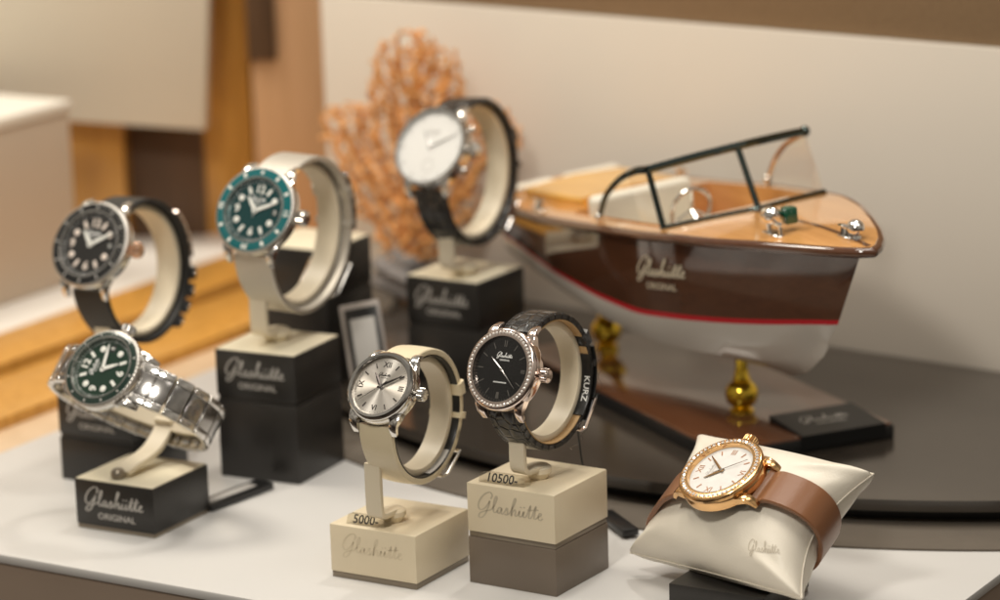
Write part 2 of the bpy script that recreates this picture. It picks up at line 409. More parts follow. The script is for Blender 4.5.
def watch(name, label, pos, yaw, elev, roll, R, dr, a, b, w, case, strapm, dialm, bezel, marks, hands, strap='leather', lining=None,
          crown=None, wtail=None, pushers=False, bez_mat=None, bez_text=None, handm=None, markm=None, buckle=True, group=None, strap_t=3.0, phi0=None):
    fr = frame(yaw, elev, roll)
    t = thing(name, label, 'watch', pos, fr, group)
    # dial plane z=0, crystal above; case below
    dz = -1.2
    bm = bmesh.new()
    lathe(bm, [(0, -10.5), (R*.72, -10.5), (R*.86, -9.6), (R*.97, -7.5), (R*.985, -4.2), (R*.95, -2.2), (R*.90, -1.6), (dr*1.0, -1.6)], 96)
    lw = w/2+1.5
    for sx in (-1, 1):
        for sy in (-1, 1):
            P = smooth_path([(sx*(lw+.9), sy*R*.50, -4.6), (sx*(lw+.7), sy*(R*.82), -3.9), (sx*(lw+.2), sy*(R*1.02), -5.6), (sx*(lw-.1), sy*(R*1.15), -9.6)], 5)
            nr = []
            for i in range(len(P)):
                d = P[min(i+1, len(P)-1)]-P[max(i-1, 0)]; d.normalize()
                nv = Vector((1, 0, 0)).cross(d); nv = nv if nv.z > 0 else -nv; nr.append(nv)
            ws = [2.9-1.4*i/(len(P)-1) for i in range(len(P))]
            sweep(bm, P, nr, ws, [(-1, -3.4), (-1, .4), (-.6, .9), (.6, .9), (1, .4), (1, -3.4)], hs=[1-.62*(i/(len(P)-1))**1.3 for i in range(len(P))])
    new('case', bm, case, t)
    # bezel
    if bezel == 'polished':
        bm = bmesh.new(); lathe(bm, [(R*.95, -3.6), (R*.975, -1.6), (R*.955, -.1), (R*.90, .95), (dr*1.04, 1.0), (dr*1.03, .8), (dr*1.005, .2), (dr*1.0, dz)], 96)
        new('bezel', bm, bez_mat or case, t)
    elif bezel == 'diamond':
        bm = bmesh.new(); lathe(bm, [(R*.97, -2.6), (R*.995, -.8), (R*.97, .3), (R*.95, .55), (dr*1.06, .95), (dr*1.02, .9), (dr*1.0, dz)], 96)
        new('bezel', bm, case, t)
        bm = bmesh.new(); rm = (R*.95+dr*1.05)/2; gr = (R*.95-dr*1.06)*(.34 if R < 21 else .31); n = int(2*PI*rm/(gr*2.25))
        for i in range(n):
            an = 2*PI*i/n; b2 = bmesh.new()
            lathe(b2, [(0, .42), (gr*.55, .42), (gr*.95, .1), (gr*.9, -.3)], 8)
            b2.transform(Matrix.Translation((rm*math.cos(an), rm*math.sin(an), .72)) @ Matrix.Rotation(random.uniform(-.25, .25), 4, 'X') @ Matrix.Rotation(random.uniform(-.25, .25), 4, 'Y'))
            join(bm, b2)
        new('diamond_setting', bm, M['diamond'], t, smooth=False)
        bm = bmesh.new()
        for i in range(n):
            an = 2*PI*(i+.5)/n
            for rr in (rm-gr*.9, rm+gr*.9): ball(bm, (rr*math.cos(an), rr*math.sin(an), .85), gr*.32, 1)
        new('stone_prongs', bm, case, t)
    else:   # diver: grooved edge, ceramic insert with marks
        bm = bmesh.new(); seg = 480; prof = [(R*.95, -3.0), (R*1.0, -2.4), (R*1.0, -.2), (R*.965, .5), (R*.94, .55)]
        lathe(bm, prof, seg)
        for v in bm.verts:
            rr = math.hypot(v.co.x, v.co.y)
            if rr > R*.98:
                k = math.atan2(v.co.y, v.co.x)*60
                f = 1-.012*(.5+.5*math.cos(k)); v.co.x *= f; v.co.y *= f
        new('bezel_rim', bm, M['brushed'], t)
        bm = bmesh.new(); lathe(bm, [(R*.942, .2), (R*.942, .55), (R*.90, .75), (dr*1.09, 1.25), (dr*1.06, 1.2), (dr*1.06, -.5)], 96)
        bz = new('bezel_insert', bm, bez_mat, t)
        bm = bmesh.new(); lathe(bm, [(dr*1.06, 1.2), (dr*1.06, 1.35), (dr*1.02, 1.3), (dr*1.0, dz)], 96)
        new('inner_ring', bm, case, t)
        bm = bmesh.new(); r0 = dr*1.10; r1 = R*.91; zz = 1.02
        mt = I4
        tilt = math.atan2(-.5, r1-r0)
        for i in range(60 if bez_text is None else 12):
            n5 = (i % 5 == 0) if bez_text is None else (i % 3 != 0)
            an = 2*PI*i/(60 if bez_text is None else 12)
            if i == 0:
                dot(bm, 0, (r0+r1)/2, (r1-r0)*.33, .8, .45); continue
            if bez_text is None and not n5:
                if i < 20: bar(bm, an, (r0+r1)/2, r1, .35, .8, .22)
                continue
            if bez_text is not None and not n5:
                text(bm, bez_text[(i//3-1) % 3], (r1-r0)*1.25, math.sin(an)*(r0+r1)/2, math.cos(an)*(r0+r1)/2, mt, 1.22, 1.1, -an, bold=.10)
            else: bar(bm, an, r0+.3, r1-.1, 1.0 if bez_text is None else 1.7, .8, .34)
        new('bezel_marks', bm, M['lume'] if bez_text else M['silverprint'], t)
    # dial, chapter ring wall, marks
    bm = bmesh.new(); lathe(bm, [(0, dz+.02), (dr*1.005, dz+.02)], 96)
    dial = new('dial', bm, dialm, t)
    marks(t, dr, dz)
    hm = handm or M['steel']
    for hname, ang, ln, hw, tail, z, mm_ in hands:
        bm = bmesh.new(); hand(bm, ang, ln*dr, hw, tail, dz+z, .25 if hw < .6 else .4); new(hname, bm, mm_ or hm, t)
    bm = bmesh.new(); lathe(bm, [(0, dz+1.15), (.55, dz+1.15), (.75, dz+.95), (.75, dz+.3)], 20); new('hand_hub', bm, hm, t)
    bm = bmesh.new(); lathe(bm, [(0, 1.15), (dr*.5, 1.05), (dr*.9, .8), (dr*1.03, .6)], 64)
    new('crystal', bm, M['crystal'], t)
    # crown
    bm = bmesh.new(); cr = R*.175; b2 = bmesh.new(); seg = 72
    lathe(b2, [(0, R*.24), (cr*.75, R*.235), (cr, R*.20), (cr, R*.05), (cr*.8, R*.02), (cr*.5, R*.0), (cr*.5, -R*.06), (0, -R*.06)], seg)
    for v in b2.verts:
        rr = math.hypot(v.co.x, v.co.y)
        if rr > cr*.9:
            f = 1-.09*(math.cos(math.atan2(v.co.y, v.co.x)*18) > 0); v.co.x *= f; v.co.y *= f
    b2.transform(Matrix.Translation((R*1.02, 0, -5.2)) @ Matrix.Rotation(PI/2, 4, 'Y')); join(bm, b2)
    new('crown', bm, crown or case, t)
    if pushers:
        for s in (-1, 1):
            bm = bmesh.new(); b2 = bmesh.new()
            lathe(b2, [(0, 4.2), (1.7, 4.1), (1.9, 3.7), (1.9, 1.8), (1.1, 1.7), (1.1, -2)], 24)
            an = s*.50
            b2.transform(Matrix.Rotation(an, 4, 'Z') @ Matrix.Translation((R*.97, 0, -5.2)) @ Matrix.Rotation(PI/2, 4, 'Y')); join(bm, b2)
            new('push_button', bm, case, t)
    # strap loop
    p0 = phi0 if phi0 else math.asin(min(.9, R*.93/b))
    wt = wtail or w-2
    n = 90
    if strap in ('leather', 'rubber', 'mesh'):
        def seg(nm, f0, f1, w0, w1, extra=0., th=strap_t, pad=.45):
            bm = bmesh.new(); pts = []; nr = []; ws = []
            for i in range(n+1):
                u_ = i/n; ph = f0+(f1-f0)*u_
                p, nn = loop_pt(a, b, ph, extra); k = min(1, u_*1.6)
                edge = min(u_, 1)*n
                pts.append(p); nr.append(nn); ws.append((w0+(w1-w0)*k)/2)
            pd = pad if strap == 'leather' else .05
            sweep(bm, pts, nr, ws, sect_flat(th, .5, pd))
            return new(nm, bm, strapm, t)
        s1 = seg('strap', p0, PI*.98, w, wt)
        s2 = seg('strap', 2*PI-p0, PI*.93, w, wt, extra=0.)
        if lining:
            for f0, f1 in ((p0+.06, PI*.98), (2*PI-p0-.06, PI*.95)):
                bm = bmesh.new(); pts = []; nr = []; ws = []
                for i in range(n+1):
                    ph = f0+(f1-f0)*i/n; p, nn = loop_pt(a, b, ph, -strap_t/2-.35); pts.append(p); nr.append(nn); ws.append((w+(wt-w)*min(1, i/n*1.6))/2-.2)
                sweep(bm, pts, nr, ws, sect_flat(.8, .25))
                new('strap_lining', bm, lining, s1 if f0 < PI else s2)
        if strap == 'leather' and strapm is M['gator']:   # stitching along both edges
            for so, f0, f1 in ((s1, p0+.05, PI*.96), (s2, 2*PI-p0-.05, PI*1.0)):
                bm = bmesh.new()
                for sx in (-1, 1):
                    k = 46
                    for i in range(k):
                        q = []
                        for d in (0, .55):
                            u_ = (i+d)/k; ph = f0+(f1-f0)*u_; p, nn = loop_pt(a, b, ph, strap_t/2+.22)
                            ww = (w+(wt-w)*min(1, u_*1.6))/2-1.3
                            q.append(p+Vector((sx*ww, 0, 0)))
                        tube(bm, q, .17, 5)
                new('stitching', bm, M['gator_stitch'] if 'gator_stitch' in M else M['thread'], so)
        # keepers and buckle
        for ph in ((PI*.72, PI*.86) if buckle else ()):
            bm = bmesh.new(); pts = []; nr = []; ws = []
            for i in range(9):
                p, nn = loop_pt(a, b, ph+(.22 if ph < 2.4 else .10)*(i-4)/8*30/a, .3); pts.append(p); nr.append(nn); ws.append(wt/2+1.1)
            sweep(bm, pts, nr, ws, sect_flat(strap_t+2.4, .9)); new('strap_keeper', bm, strapm, t)
        if buckle:
            bm = bmesh.new(); wB = wt/2+2.2
            P = []
            for ph, sx in ((PI*1.03, -1), (PI*1.17, -1), (PI*1.19, -.85), (PI*1.19, .85), (PI*1.17, 1), (PI*1.03, 1), (PI*1.03, -1)):
                p, nn = loop_pt(a, b, ph, strap_t*.75+.4); P.append(p+Vector((sx*wB, 0, 0)))
            tube(bm, P, .95, 8)
            p1, n1 = loop_pt(a, b, PI*1.03, strap_t*.75+.6); p2, n2 = loop_pt(a, b, PI*1.18, strap_t*.75+1.2)
            tube(bm, [p1, p2], .6, 8)
            new('buckle', bm, case, t)
    elif strap == 'bracelet':
        per = 0; K = 400; cum = [0]; P = [loop_pt(a, b, p0*.93+(2*PI-2*p0*.93)*i/K)[0] for i in range(K+1)]
        for i in range(K): cum.append(cum[-1]+(P[i+1]-P[i]).length)
        nl = int(cum[-1]/9.6); step = cum[-1]/nl
        bo, bc, bi = bmesh.new(), bmesh.new(), bmesh.new()
        def at(s):
            i = min(range(K+1), key=lambda q: abs(cum[q]-s)); return p0*.93+(2*PI-2*p0*.93)*i/K
        for i in range(nl):
            s = (i+.5)*step; ph = at(s); p, nn = loop_pt(a, b, ph)
            tg = Vector((1, 0, 0)).cross(nn)
            fade = min(1, abs(s/cum[-1]-.5)*2+.0); ww = (w-1)+1*fade
            mt = Matrix(((1, tg.x, nn.x, p.x), (0, tg.y, nn.y, p.y), (0, tg.z, nn.z, p.z), (0, 0, 0, 1)))
            for sx in (-1, 1):
                obox(bo, mt @ Matrix.Translation((sx*ww*.40, 0, 0)), ww*.10-.12, step*.47, 1.75, .35, 3)
            ph2 = ph; q, n2 = loop_pt(a, b, ph2); tg2 = Vector((1, 0, 0)).cross(n2)
            mt2 = Matrix(((1, tg2.x, n2.x, q.x), (0, tg2.y, n2.y, q.y), (0, tg2.z, n2.z, q.z), (0, 0, 0, 1)))
            obox(bc, mt2, ww*.30-.1, step*.47, 1.6, .3, 3)
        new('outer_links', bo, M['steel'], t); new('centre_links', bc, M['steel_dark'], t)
        for s_ in (1, -1):     # end links between the lugs
            bm = bmesh.new(); p, nn = loop_pt(a, b, s_*p0*.86, -.6); tg = Vector((1, 0, 0)).cross(nn)
            mt = Matrix(((1, tg.x, nn.x, p.x), (0, tg.y, nn.y, p.y), (0, tg.z, nn.z, p.z), (0, 0, 0, 1)))
            obox(bm, mt, w/2-.1, 4.2, 2.0, .7, 2); new('end_link', bm, M['brushed'], t)
    return t

# ---- dial markings
def marks_roman(colm, printm, zero=True):
    def f(t, dr, dz):
        bm = bmesh.new(); z = dz+.05
        for i in range(12):
            an = 2*PI*i/12
            if i in (0, 3, 9, 6):
                s = {0: 'XII', 3: 'III', 6: 'VI', 9: 'IX'}[i]
                text(bm, s, dr*.27, math.sin(an)*dr*.76, math.cos(an)*dr*.76, I4, z+.05, .95, -an if i in (0, 3, 9) else PI-an, bold=.07)
            else: bar(bm, an, dr*.70, dr*.88, dr*.035, z, .25)
        new('hour_markers', bm, colm, t)
        bm = bmesh.new()
        logo(bm, 0, dr*.40, dr*.46, I4, True, .55, z+.03)
        for i in range(60): 
            if i % 5: bar(bm, 2*PI*i/60, dr*.915, dr*.935, dr*.012, z, .03)
        new('dial_lettering', bm, printm, t)
    return f

def marks_black(t, dr, dz):
    z = dz+.05; bm = bmesh.new()
    for i in range(12):
        an = 2*PI*i/12
        if i in (6, 0):
            for k in (-1, 0, 1) if i == 6 else (-1, 1): bar(bm, an+k*.045, dr*.70, dr*.90, dr*.03, z, .2)
        elif i == 3:
            for k in (-1, 0, 1): bar(bm, an+k*.05, dr*.72, dr*.88, dr*.022, z, .2)
        else: bar(bm, an, dr*.70, dr*.90, dr*.028, z, .2)
    for i in range(60):
        if 18 < i < 48: bar(bm, 2*PI*i/60, dr*.925, dr*.985, dr*.016, z, .08)
    new('hour_markers', bm, M['steel_dark'], t)
    bm = bmesh.new(); logo(bm, dr*.02, dr*.42, dr*.60, I4, True, .5, z+.03)
    P = smooth_path([(-dr*.24+dr*.48*k/24, -dr*.40+(dr*.018 if k % 2 else -dr*.018), 0) for k in range(25)], 2)
    tube(bm, [p+Vector((0, 0, z+.05)) for p in P], dr*.012, 4)
    new('dial_lettering', bm, M['whiteprint'], t)

def marks_diver(lume, nums=('12', '6', '9')):
    def f(t, dr, dz):
        z = dz+.05; bm = bmesh.new()
        for i in range(12):
            an = 2*PI*i/12
            if i == 3:
                continue
            if i in (0, 6, 9) and nums:
                text(bm, {0: nums[0], 6: nums[1], 9: nums[2]}[i], dr*.36, math.sin(an)*dr*.68, math.cos(an)*dr*.68, I4, z+.12, 1., 0, bold=.18)
            elif i % 2: bar(bm, an, dr*.58, dr*.82, dr*.10, z, .3)
            else: dot(bm, an, dr*.70, dr*.105, z, .3)
        new('hour_markers', bm, lume, t)
        bm = bmesh.new()
        for i in range(60): bar(bm, 2*PI*i/60, dr*.90, dr*(.97), dr*(.03 if i % 5 == 0 else .014), z, .05)
        logo(bm, 0, dr*.36, dr*.55, I4, True, .55, z+.03)
        new('dial_lettering', bm, M['whiteprint'], t)
        bm = bmesh.new(); box(bm, dr*.60, dr*.82, -dr*.095, dr*.095, z, z+.15); dw = new('date_window', bm, M['ink'], t)
        bm = bmesh.new(); text(bm, '8', dr*.19, dr*.71, 0, I4, z+.2, 1, 0); new('date_numeral', bm, M['lume'], dw)
    return f

def marks_white(t, dr, dz):
    z = dz+.05; bm = bmesh.new()
    for i in range(12): bar(bm, 2*PI*i/12, dr*.80, dr*.95, dr*.022, z, .15)
    new('hour_markers', bm, M['silverprint'], t)
    bm = bmesh.new()
    b2 = bmesh.new(); lathe(b2, [(dr*.17, 0), (dr*.17, .06), (dr*.155, .06), (dr*.155, 0)], 40); b2.transform(Matrix.Translation((dr*.02, -dr*.5, z))); join(bm, b2)
    logo(bm, 0, dr*.42, dr*.40, I4, True, .4, z+.02)
    new('dial_lettering', bm, M['silverprint'], t)

# ------------------------------------------------------------------ plinths and holders
def plinth(label, fx, fy, ang, z0, blocks, logo_on=None, logo_mat=None, logo_w=36., top=None, group='square watch plinths', S=50., logo_skip=(), orig=True, name='display_plinth'):
    """fx, fy: nearest bottom corner; faces run left-back and right-back. blocks: (part, h0, h1, material, inset)"""
    t = thing(name, label, 'plinth', (fx, fy, z0), rotz(-ang), group)
    # local: x from -S..0 along the front face, y 0..S going back
    prev = {}
    for part, h0, h1, m, inset in blocks:
        bm = bmesh.new(); box(bm, -S+inset, -inset, inset, S-inset, h0, h1, .45 if h1-h0 > 4 else .2)
        prev[part] = new(part, bm, m, t)
    H = blocks[-1][2]
    if top is not None:
        bm = bmesh.new(); box(bm, -S+.6, -.6, .6, S-.6, H-.4, H+.5, .25); new('top_plate', bm, top, t)
        H += .5
    if logo_on is not None:
        h0, h1 = logo_on
        bm = bmesh.new()
        # front face: x right, z up, outward -y
        mt = Matrix(((1, 0, 0, -S/2), (0, 0, -1, 0), (0, 1, 0, (h0+h1)/2), (0, 0, 0, 1)))
        logo(bm, -.5, 1.6, logo_w, mt, orig, .36, .08, logo_skip)
        new('lettering', bm, logo_mat, prev[blocks[-1][0]] if True else t)
    return t

def holder(label, wt, a, b, ringw, strap_t, foot, top_z, m, f0=.62, f1=None, xo=-1.2):
    """cream C-shaped band inside the strap, with a bent stem and foot standing on the plinth. wt: watch empty; foot (x, y) world mm"""
    t = thing('watch_holder', label, 'watch stand', (foot[0], foot[1], top_z))
    inv = t.matrix_world.inverted(); mw = wt.matrix_world.copy()
    bm = bmesh.new(); pts = []; nr = []; n = 72
    f1 = f1 or 2*PI-.62
    conv = lambda p: (inv @ (mw @ (p*MM)))/MM
    rot = (inv.to_3x3() @ mw.to_3x3())
    for i in range(n+1):
        ph = f0+(f1-f0)*i/n; p, nn = loop_pt(a, b, ph, -strap_t/2-2.35)
        pts.append(conv(p+Vector((xo, 0, 0)))); nr.append((rot @ nn).normalized())
    side = (rot @ Vector((1, 0, 0))).normalized()
    sweep(bm, pts, nr, [ringw/2]*(n+1), sect_flat(3.0, .9), side=side)
    new('ring_band', bm, m, t)
    return t, conv, rot

def stem(t, conv, rot, p_start, m, w=4.8, th=2.6, down=7., foot_len=14., dirv=None):
    """bent strip from the ring down and back to the foot"""
    s = p_start
    d = dirv.normalized()
    side = Vector((0, 0, 1)).cross(d).normalized()
    q = Vector((s.x, s.y, 0)); fp = q+d*17; zz = 6.2
    P = smooth_path([s+Vector((0, 0, .6)), s+Vector((0, 0, -.6)), q+Vector((0, 0, max(s.z*.55, zz+5))), q+Vector((0, 0, zz+2.2))+d*.7, q+Vector((0, 0, zz))+d*3.2, q+Vector((0, 0, zz-.3))+d*9, fp+Vector((0, 0, zz-.8))], 6)
    nr = []
    for i in range(len(P)):
        tg = P[min(i+1, len(P)-1)]-P[max(i-1, 0)]; tg.normalize(); nr.append(side.cross(tg).normalized())
    bm = bmesh.new(); sweep(bm, P, nr, [w]*len(P), sect_flat(th, .7), side=side)
    new('stem', bm, m, t)
    bm = bmesh.new(); lathe(bm, [(0, 6.8), (w*1.15, 6.6), (w*1.45, 5.6), (w*1.45, 3.2), (w*1.1, 1.2), (w*.95, 0.02), (0, 0.02)], 40)
    bmesh.ops.translate(bm, verts=bm.verts, vec=fp-d*1.5)
    new('foot', bm, m, t)

def price(label, x, y, z, ang, body):
    """clear acrylic price stand with black digits"""
    t = thing('price_tag', label, 'price tag', (x, y, z), rotz(-ang), 'clear price tags on the cream plinths')
    bm = bmesh.new(); wd = len(body)*1.75+2
    prism(bm, [(-wd*1.05, -2.6), (wd*.95, -2.6), (wd*1.05, 2.6), (-wd*.95, 2.6)], 0.05, 4.6, .5)
    # slope the front
    for v in bm.verts:
        if v.co.y < 0 and v.co.z > 2: v.co.y += 1.8
    new('acrylic_block', bm, M['acrylic'], t)
    bm = bmesh.new()
    mt = Matrix.Translation((0, -2.3, 2.7)) @ Matrix.Rotation(math.radians(62), 4, 'X')
    text(bm, body, 6.2, 0, 0, mt, .5, 1.0, 0, bold=.10)
    new('digits', bm, M['ink'], t)
    return t

def hang_tag(label, x, y, z, ang, L=34., Wd=9., h=5., thread=None, stripe=False):
    t = thing('hang_tag', label, 'tag', (x, y, z), rotz(-ang), 'black hang tags behind the plinths')
    bm = bmesh.new(); box(bm, -Wd/2, Wd/2, -L/2, L/2, .1, h, .8, 2)
    tg = new('tag_body', bm, M['plasticblack'], t)
    if stripe:
        bm = bmesh.new(); box(bm, -Wd*.28, Wd*.22, -L*.42, L*.30, h, h+.15); new('paper_strip', bm, M['card'], t)
    if thread:
        bm = bmesh.new(); tube(bm, [Vector(p)-Vector((x, y, z)) for p in thread], .45, 6)
        o = new('thread', bm, M['thread'], None)
        o.parent = t; o.matrix_parent_inverse = Matrix.Identity(4)
        # thread given in world directions: undo the tag's turn
        o.rotation_euler = (0, 0, ang)
    return t
M['gator_stitch'] = mat('grey_stitch_thread', (.05, .047, .045), .6)
R_ = math.radians

# ------------------------------------------------------------------ setting
TH = R_(31.6); UX = Vector((math.cos(TH), -math.sin(TH), 0)); VX = Vector((math.sin(TH), math.cos(TH), 0))
T0 = Vector((-259.9, 1538.8, 0))
def tbl(u, v, z=0): p = T0+UX*u+VX*v; return Vector((p.x, p.y-OY, z))
def flat_box(name, u0, u1, v0, v1, z0, z1, m, bev=0., parent=None):
    bm = bmesh.new(); box(bm, u0, u1, v0, v1, z0, z1, bev)
    bm.transform(Matrix.Translation((T0.x, T0.y-OY, 0)) @ Matrix.Rotation(-TH, 4, 'Z'))
    return new(name, bm, m, parent)
tb = flat_box('table', -121, 467, 0, 760, -5, 0, M['table'], .8)
tag(tb, 'white laminate display table top under all the watch plinths', 'table')
flat_box('table_edge', -120.5, 466, 1.2, 759, -60, -5.2, M['fascia'], 0, tb)
fl = flat_box('floor', -1500, 1500, -700, 2600, -760, -750, M['floor']); struct(fl)
lg = flat_box('wooden_ledge', -153, -121.6, -300, 900, -60, -.8, M['peach'], .5)
tag(lg, 'pale wood strip running along the far left edge of the white table', 'ledge')
l2 = flat_box('wooden_ledge', -217, -153.6, -300, 900, -60, 6, M['goldwood'], 1.2)
tag(l2, 'broad honey coloured wood beam beside the pale wood strip', 'ledge')
l3 = flat_box('wooden_ledge', -228, -217.6, -300, 900, -60, -1, M['darkwood'], .3)
tag(l3, 'narrow dark wood groove strip between the two honey coloured beams', 'ledge')
l4 = flat_box('wooden_ledge', -281, -228.6, -300, 900, -60, 9, M['goldwood'], 1.2)
tag(l4, 'honey coloured wood beam in front of the white shelf', 'ledge')
sh = flat_box('white_shelf', -1100, -281.6, -300, 700, -60, 8, M['shelf'], .5)
tag(sh, 'bright white shelf surface under the warm grey cube', 'shelf')
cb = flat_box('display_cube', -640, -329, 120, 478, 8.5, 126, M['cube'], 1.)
tag(cb, 'large warm grey display cube with top painted ivory as if lit on the white shelf', 'display cube')
flat_box('top_plate', -641, -327.5, 118, 480, 126.3, 134, M['cubetop_lit'], 1., cb)  # paler plate paints the light falling on the cube's top

# backdrop wall and what stands left of it
wn = Vector((-.608, -.794, 0)); wd = Vector((.794, -.608, 0))
WA = math.atan2(-.608, .794)
def wallbox(name, s0, s1, d0, d1, z0, z1, m, bev=0., parent=None):
    """s along the wall from its left end, d out of its face towards the viewer"""
    bm = bmesh.new(); box(bm, s0, s1, -d1, -d0, z0, z1, bev)
    bm.transform(Matrix.Translation((-114, 2093-OY, 0)) @ Matrix.Rotation(WA, 4, 'Z'))
    return new(name, bm, m, parent)
wl = wallbox('backdrop_wall', 0, 900, -18, 0, -60, 205, M['wall'], 1.)
tag(wl, 'beige backdrop panel standing behind the boat and the coral', 'wall')
wallbox('wall_cap', -2, 902, -60, -3, 205.5, 420, M['wallcap'], 1., wl)

pl_ = thing('wooden_pillar', 'tall light reddish wood pillar beside the backdrop panel', 'pillar', (-140, 2210, -60))
bm = bmesh.new(); box(bm, -30, 36, -10, 60, 0, 700, .8); new('pillar_face', bm, M['pinkwood'], pl_)
bm = bmesh.new(); box(bm, -32, -12, -16, -10.3, 205, 520, .8); new('dark_strip', bm, M['darkwood'], pl_)  # plain dark strip on the upper left of the pillar
p2 = thing('wooden_screen', 'golden brown wood screen between the pillar and the hanging beige panel', 'screen', (-240, 2260, -60))
bm = bmesh.new(); box(bm, -40, 64, -4, 20, 0, 700, .8); new('panel_face', bm, M['goldwood'], p2)
bm = bmesh.new(); box(bm, -26, 28, -9, -4.3, 60, 150, .8); new('recess_shade_board', bm, M['darkwood'], p2)  # shade of a recess painted as a raised dark board
bm = bmesh.new(); box(bm, -430, 62, 0, 12, 0, 600, .8); bm.transform(Matrix.Translation((-330, 2236-OY, -60)))
tag(new('wooden_backboard', bm, M['goldwood']), 'honey wood backboard seen under the hanging beige panel', 'backboard')
bm = bmesh.new(); box(bm, -420, 0, 0, 14, 0, 500, 1.); bm.transform(Matrix.Translation((-204.5, 2190-OY, 97)) @ Matrix.Rotation(R_(-6), 4, 'Z') @ Matrix.Rotation(R_(4.5), 4, 'Y'))
tag(new('hanging_panel', bm, M['panel']), 'large pale beige panel hanging above the warm grey cube', 'panel')
bm = bmesh.new(); box(bm, -1500, 1500, 0, 20, 0, 1600); bm.transform(Matrix.Translation((0, 3300-OY, -750)))
struct(new('back_wall', bm, M['darkwood']))

# dark plate (circle segment against the wall) on a thin flat taupe disc
PC = Vector((277, 1938))
def segment(rad, zlo, zhi, m, name, bev, grow=0., parent=None, c=PC):
    # wall line: point (211,1844) normal (-.608,-.794); keep the viewer's side
    foot = (c.x-211)*.608+(c.y-1844)*.794+0
    half = math.sqrt(rad*rad-(foot+1.5)**2)
    base = Vector((c.x, c.y))-Vector((.608, .794))*(foot+1.5)
    ang0 = math.atan2(base.y+.608*half-c.y, base.x-.794*half-c.x); ang1 = math.atan2(base.y-.608*half-c.y, base.x+.794*half-c.x)
    while ang1 < ang0: ang1 += 2*PI
    poly = [(c.x+rad*math.cos(ang0+(ang1-ang0)*i/120), c.y-OY+rad*math.sin(ang0+(ang1-ang0)*i/120)) for i in range(121)]
    bm = bmesh.new(); prism(bm, poly, zlo, zhi, bev)
    return new(name, bm, m, parent)
ft = segment(446, .1, 1.2, M['mat'], 'taupe_disc', .3, c=Vector((281, 1938)))
tag(ft, 'flat taupe disc under the glossy dark plate', 'mat')
pt = segment(409, 9, 15, M['plate'], 'display_plate', 1.2)
tag(pt, 'glossy dark curved plate carrying the model boat', 'plate')
segment(396, 1.3, 8.9, M['plasticblack'], 'plate_base', 0, parent=pt)
ZP = 15.

# ------------------------------------------------------------------ plinths
def ctr(fx, fy, a, du=-25, dv=25):
    c, s = math.cos(a), math.sin(a); return (fx+c*du+s*dv, fy-s*du+c*dv)
aA, aB, aC, aD, aE = map(R_, (32.7, 31, 29.7, 27, 33.4))
plinth('tall plinth with cream upper half and taupe lower half under the black dial watch', 23, 1445, aA, 0,
       [('lower_block', 0, 23.8, M['taupe'], 0), ('divider_strip', 23.9, 26.4, M['strip'], .5), ('upper_block', 26.5, 51.1, M['creamblock'], 0)], (26.5, 51), M['greyprint'], 38, orig=False)
plinth('low cream plinth on a thin bronze strip under the silver dial watch', -44.8, 1461.4, aB, 0,
       [('base_strip', 0, 3., M['strip'], .4), ('upper_block', 3.1, 27.5, M['creamblock'], 0)], (3.1, 27.5), M['faintprint'], 36, orig=False)
plinth('low black plinth with silver lettering under the green dial bracelet watch', -182, 1556.2, aC, 0,
       [('base_strip', 0, 2.2, M['strip'], .4), ('upper_block', 2.3, 26.6, M['black'], 0)], (2.3, 26.6), M['silverprint'], 38, M['topplate'])
plinth('tall black plinth with silver lettering under the teal dial watch', -112, 1643.9, aD, 0,
       [('lower_block', 0, 44., M['black'], 0), ('divider_strip', 44.1, 46.4, M['black'], .7), ('upper_block', 46.5, 72, M['black'], 0)], (46.5, 72), M['silverprint'], 38, M['topplate'])
plinth('tall black plinth with silver lettering under the white dial watch, beside the model boat', -13, 1773.2, aE, ZP+.1,
       [('lower_block', 0, 34., M['black'], 0), ('divider_strip', 34.1, 36.4, M['black'], .7), ('upper_block', 36.5, 63.6, M['black'], 0)], (36.5, 63.6), M['silverprint'], 38, M['topplate'])
aF = R_(30)
plinth('black plinth half hidden behind the green dial watch', -201.5, 1645.5, aF, 0,
       [('lower_block', 0, 24., M['black'], 0), ('divider_strip', 24.1, 26.4, M['black'], .7), ('upper_block', 26.5, 50, M['black'], 0)], (26.5, 50), M['silverprint'], 38, M['topplate'])
aH = R_(30)
plinth('dark plinth behind the teal dial watch, its cream top bare', -101, 1788, aH, ZP+.1,
       [('lower_block', 0, 52., M['black'], 0), ('divider_strip', 52.1, 54.4, M['black'], .7), ('upper_block', 54.5, 82, M['black'], 0)], None, None, 38, M['topplate'])
pg = plinth('low black plinth mostly hidden under the ivory watch pillow', 119, 1400, R_(31), 0,
       [('base_strip', 0, 2.2, M['strip'], .4), ('upper_block', 2.3, 12, M['black'], 0)], None)

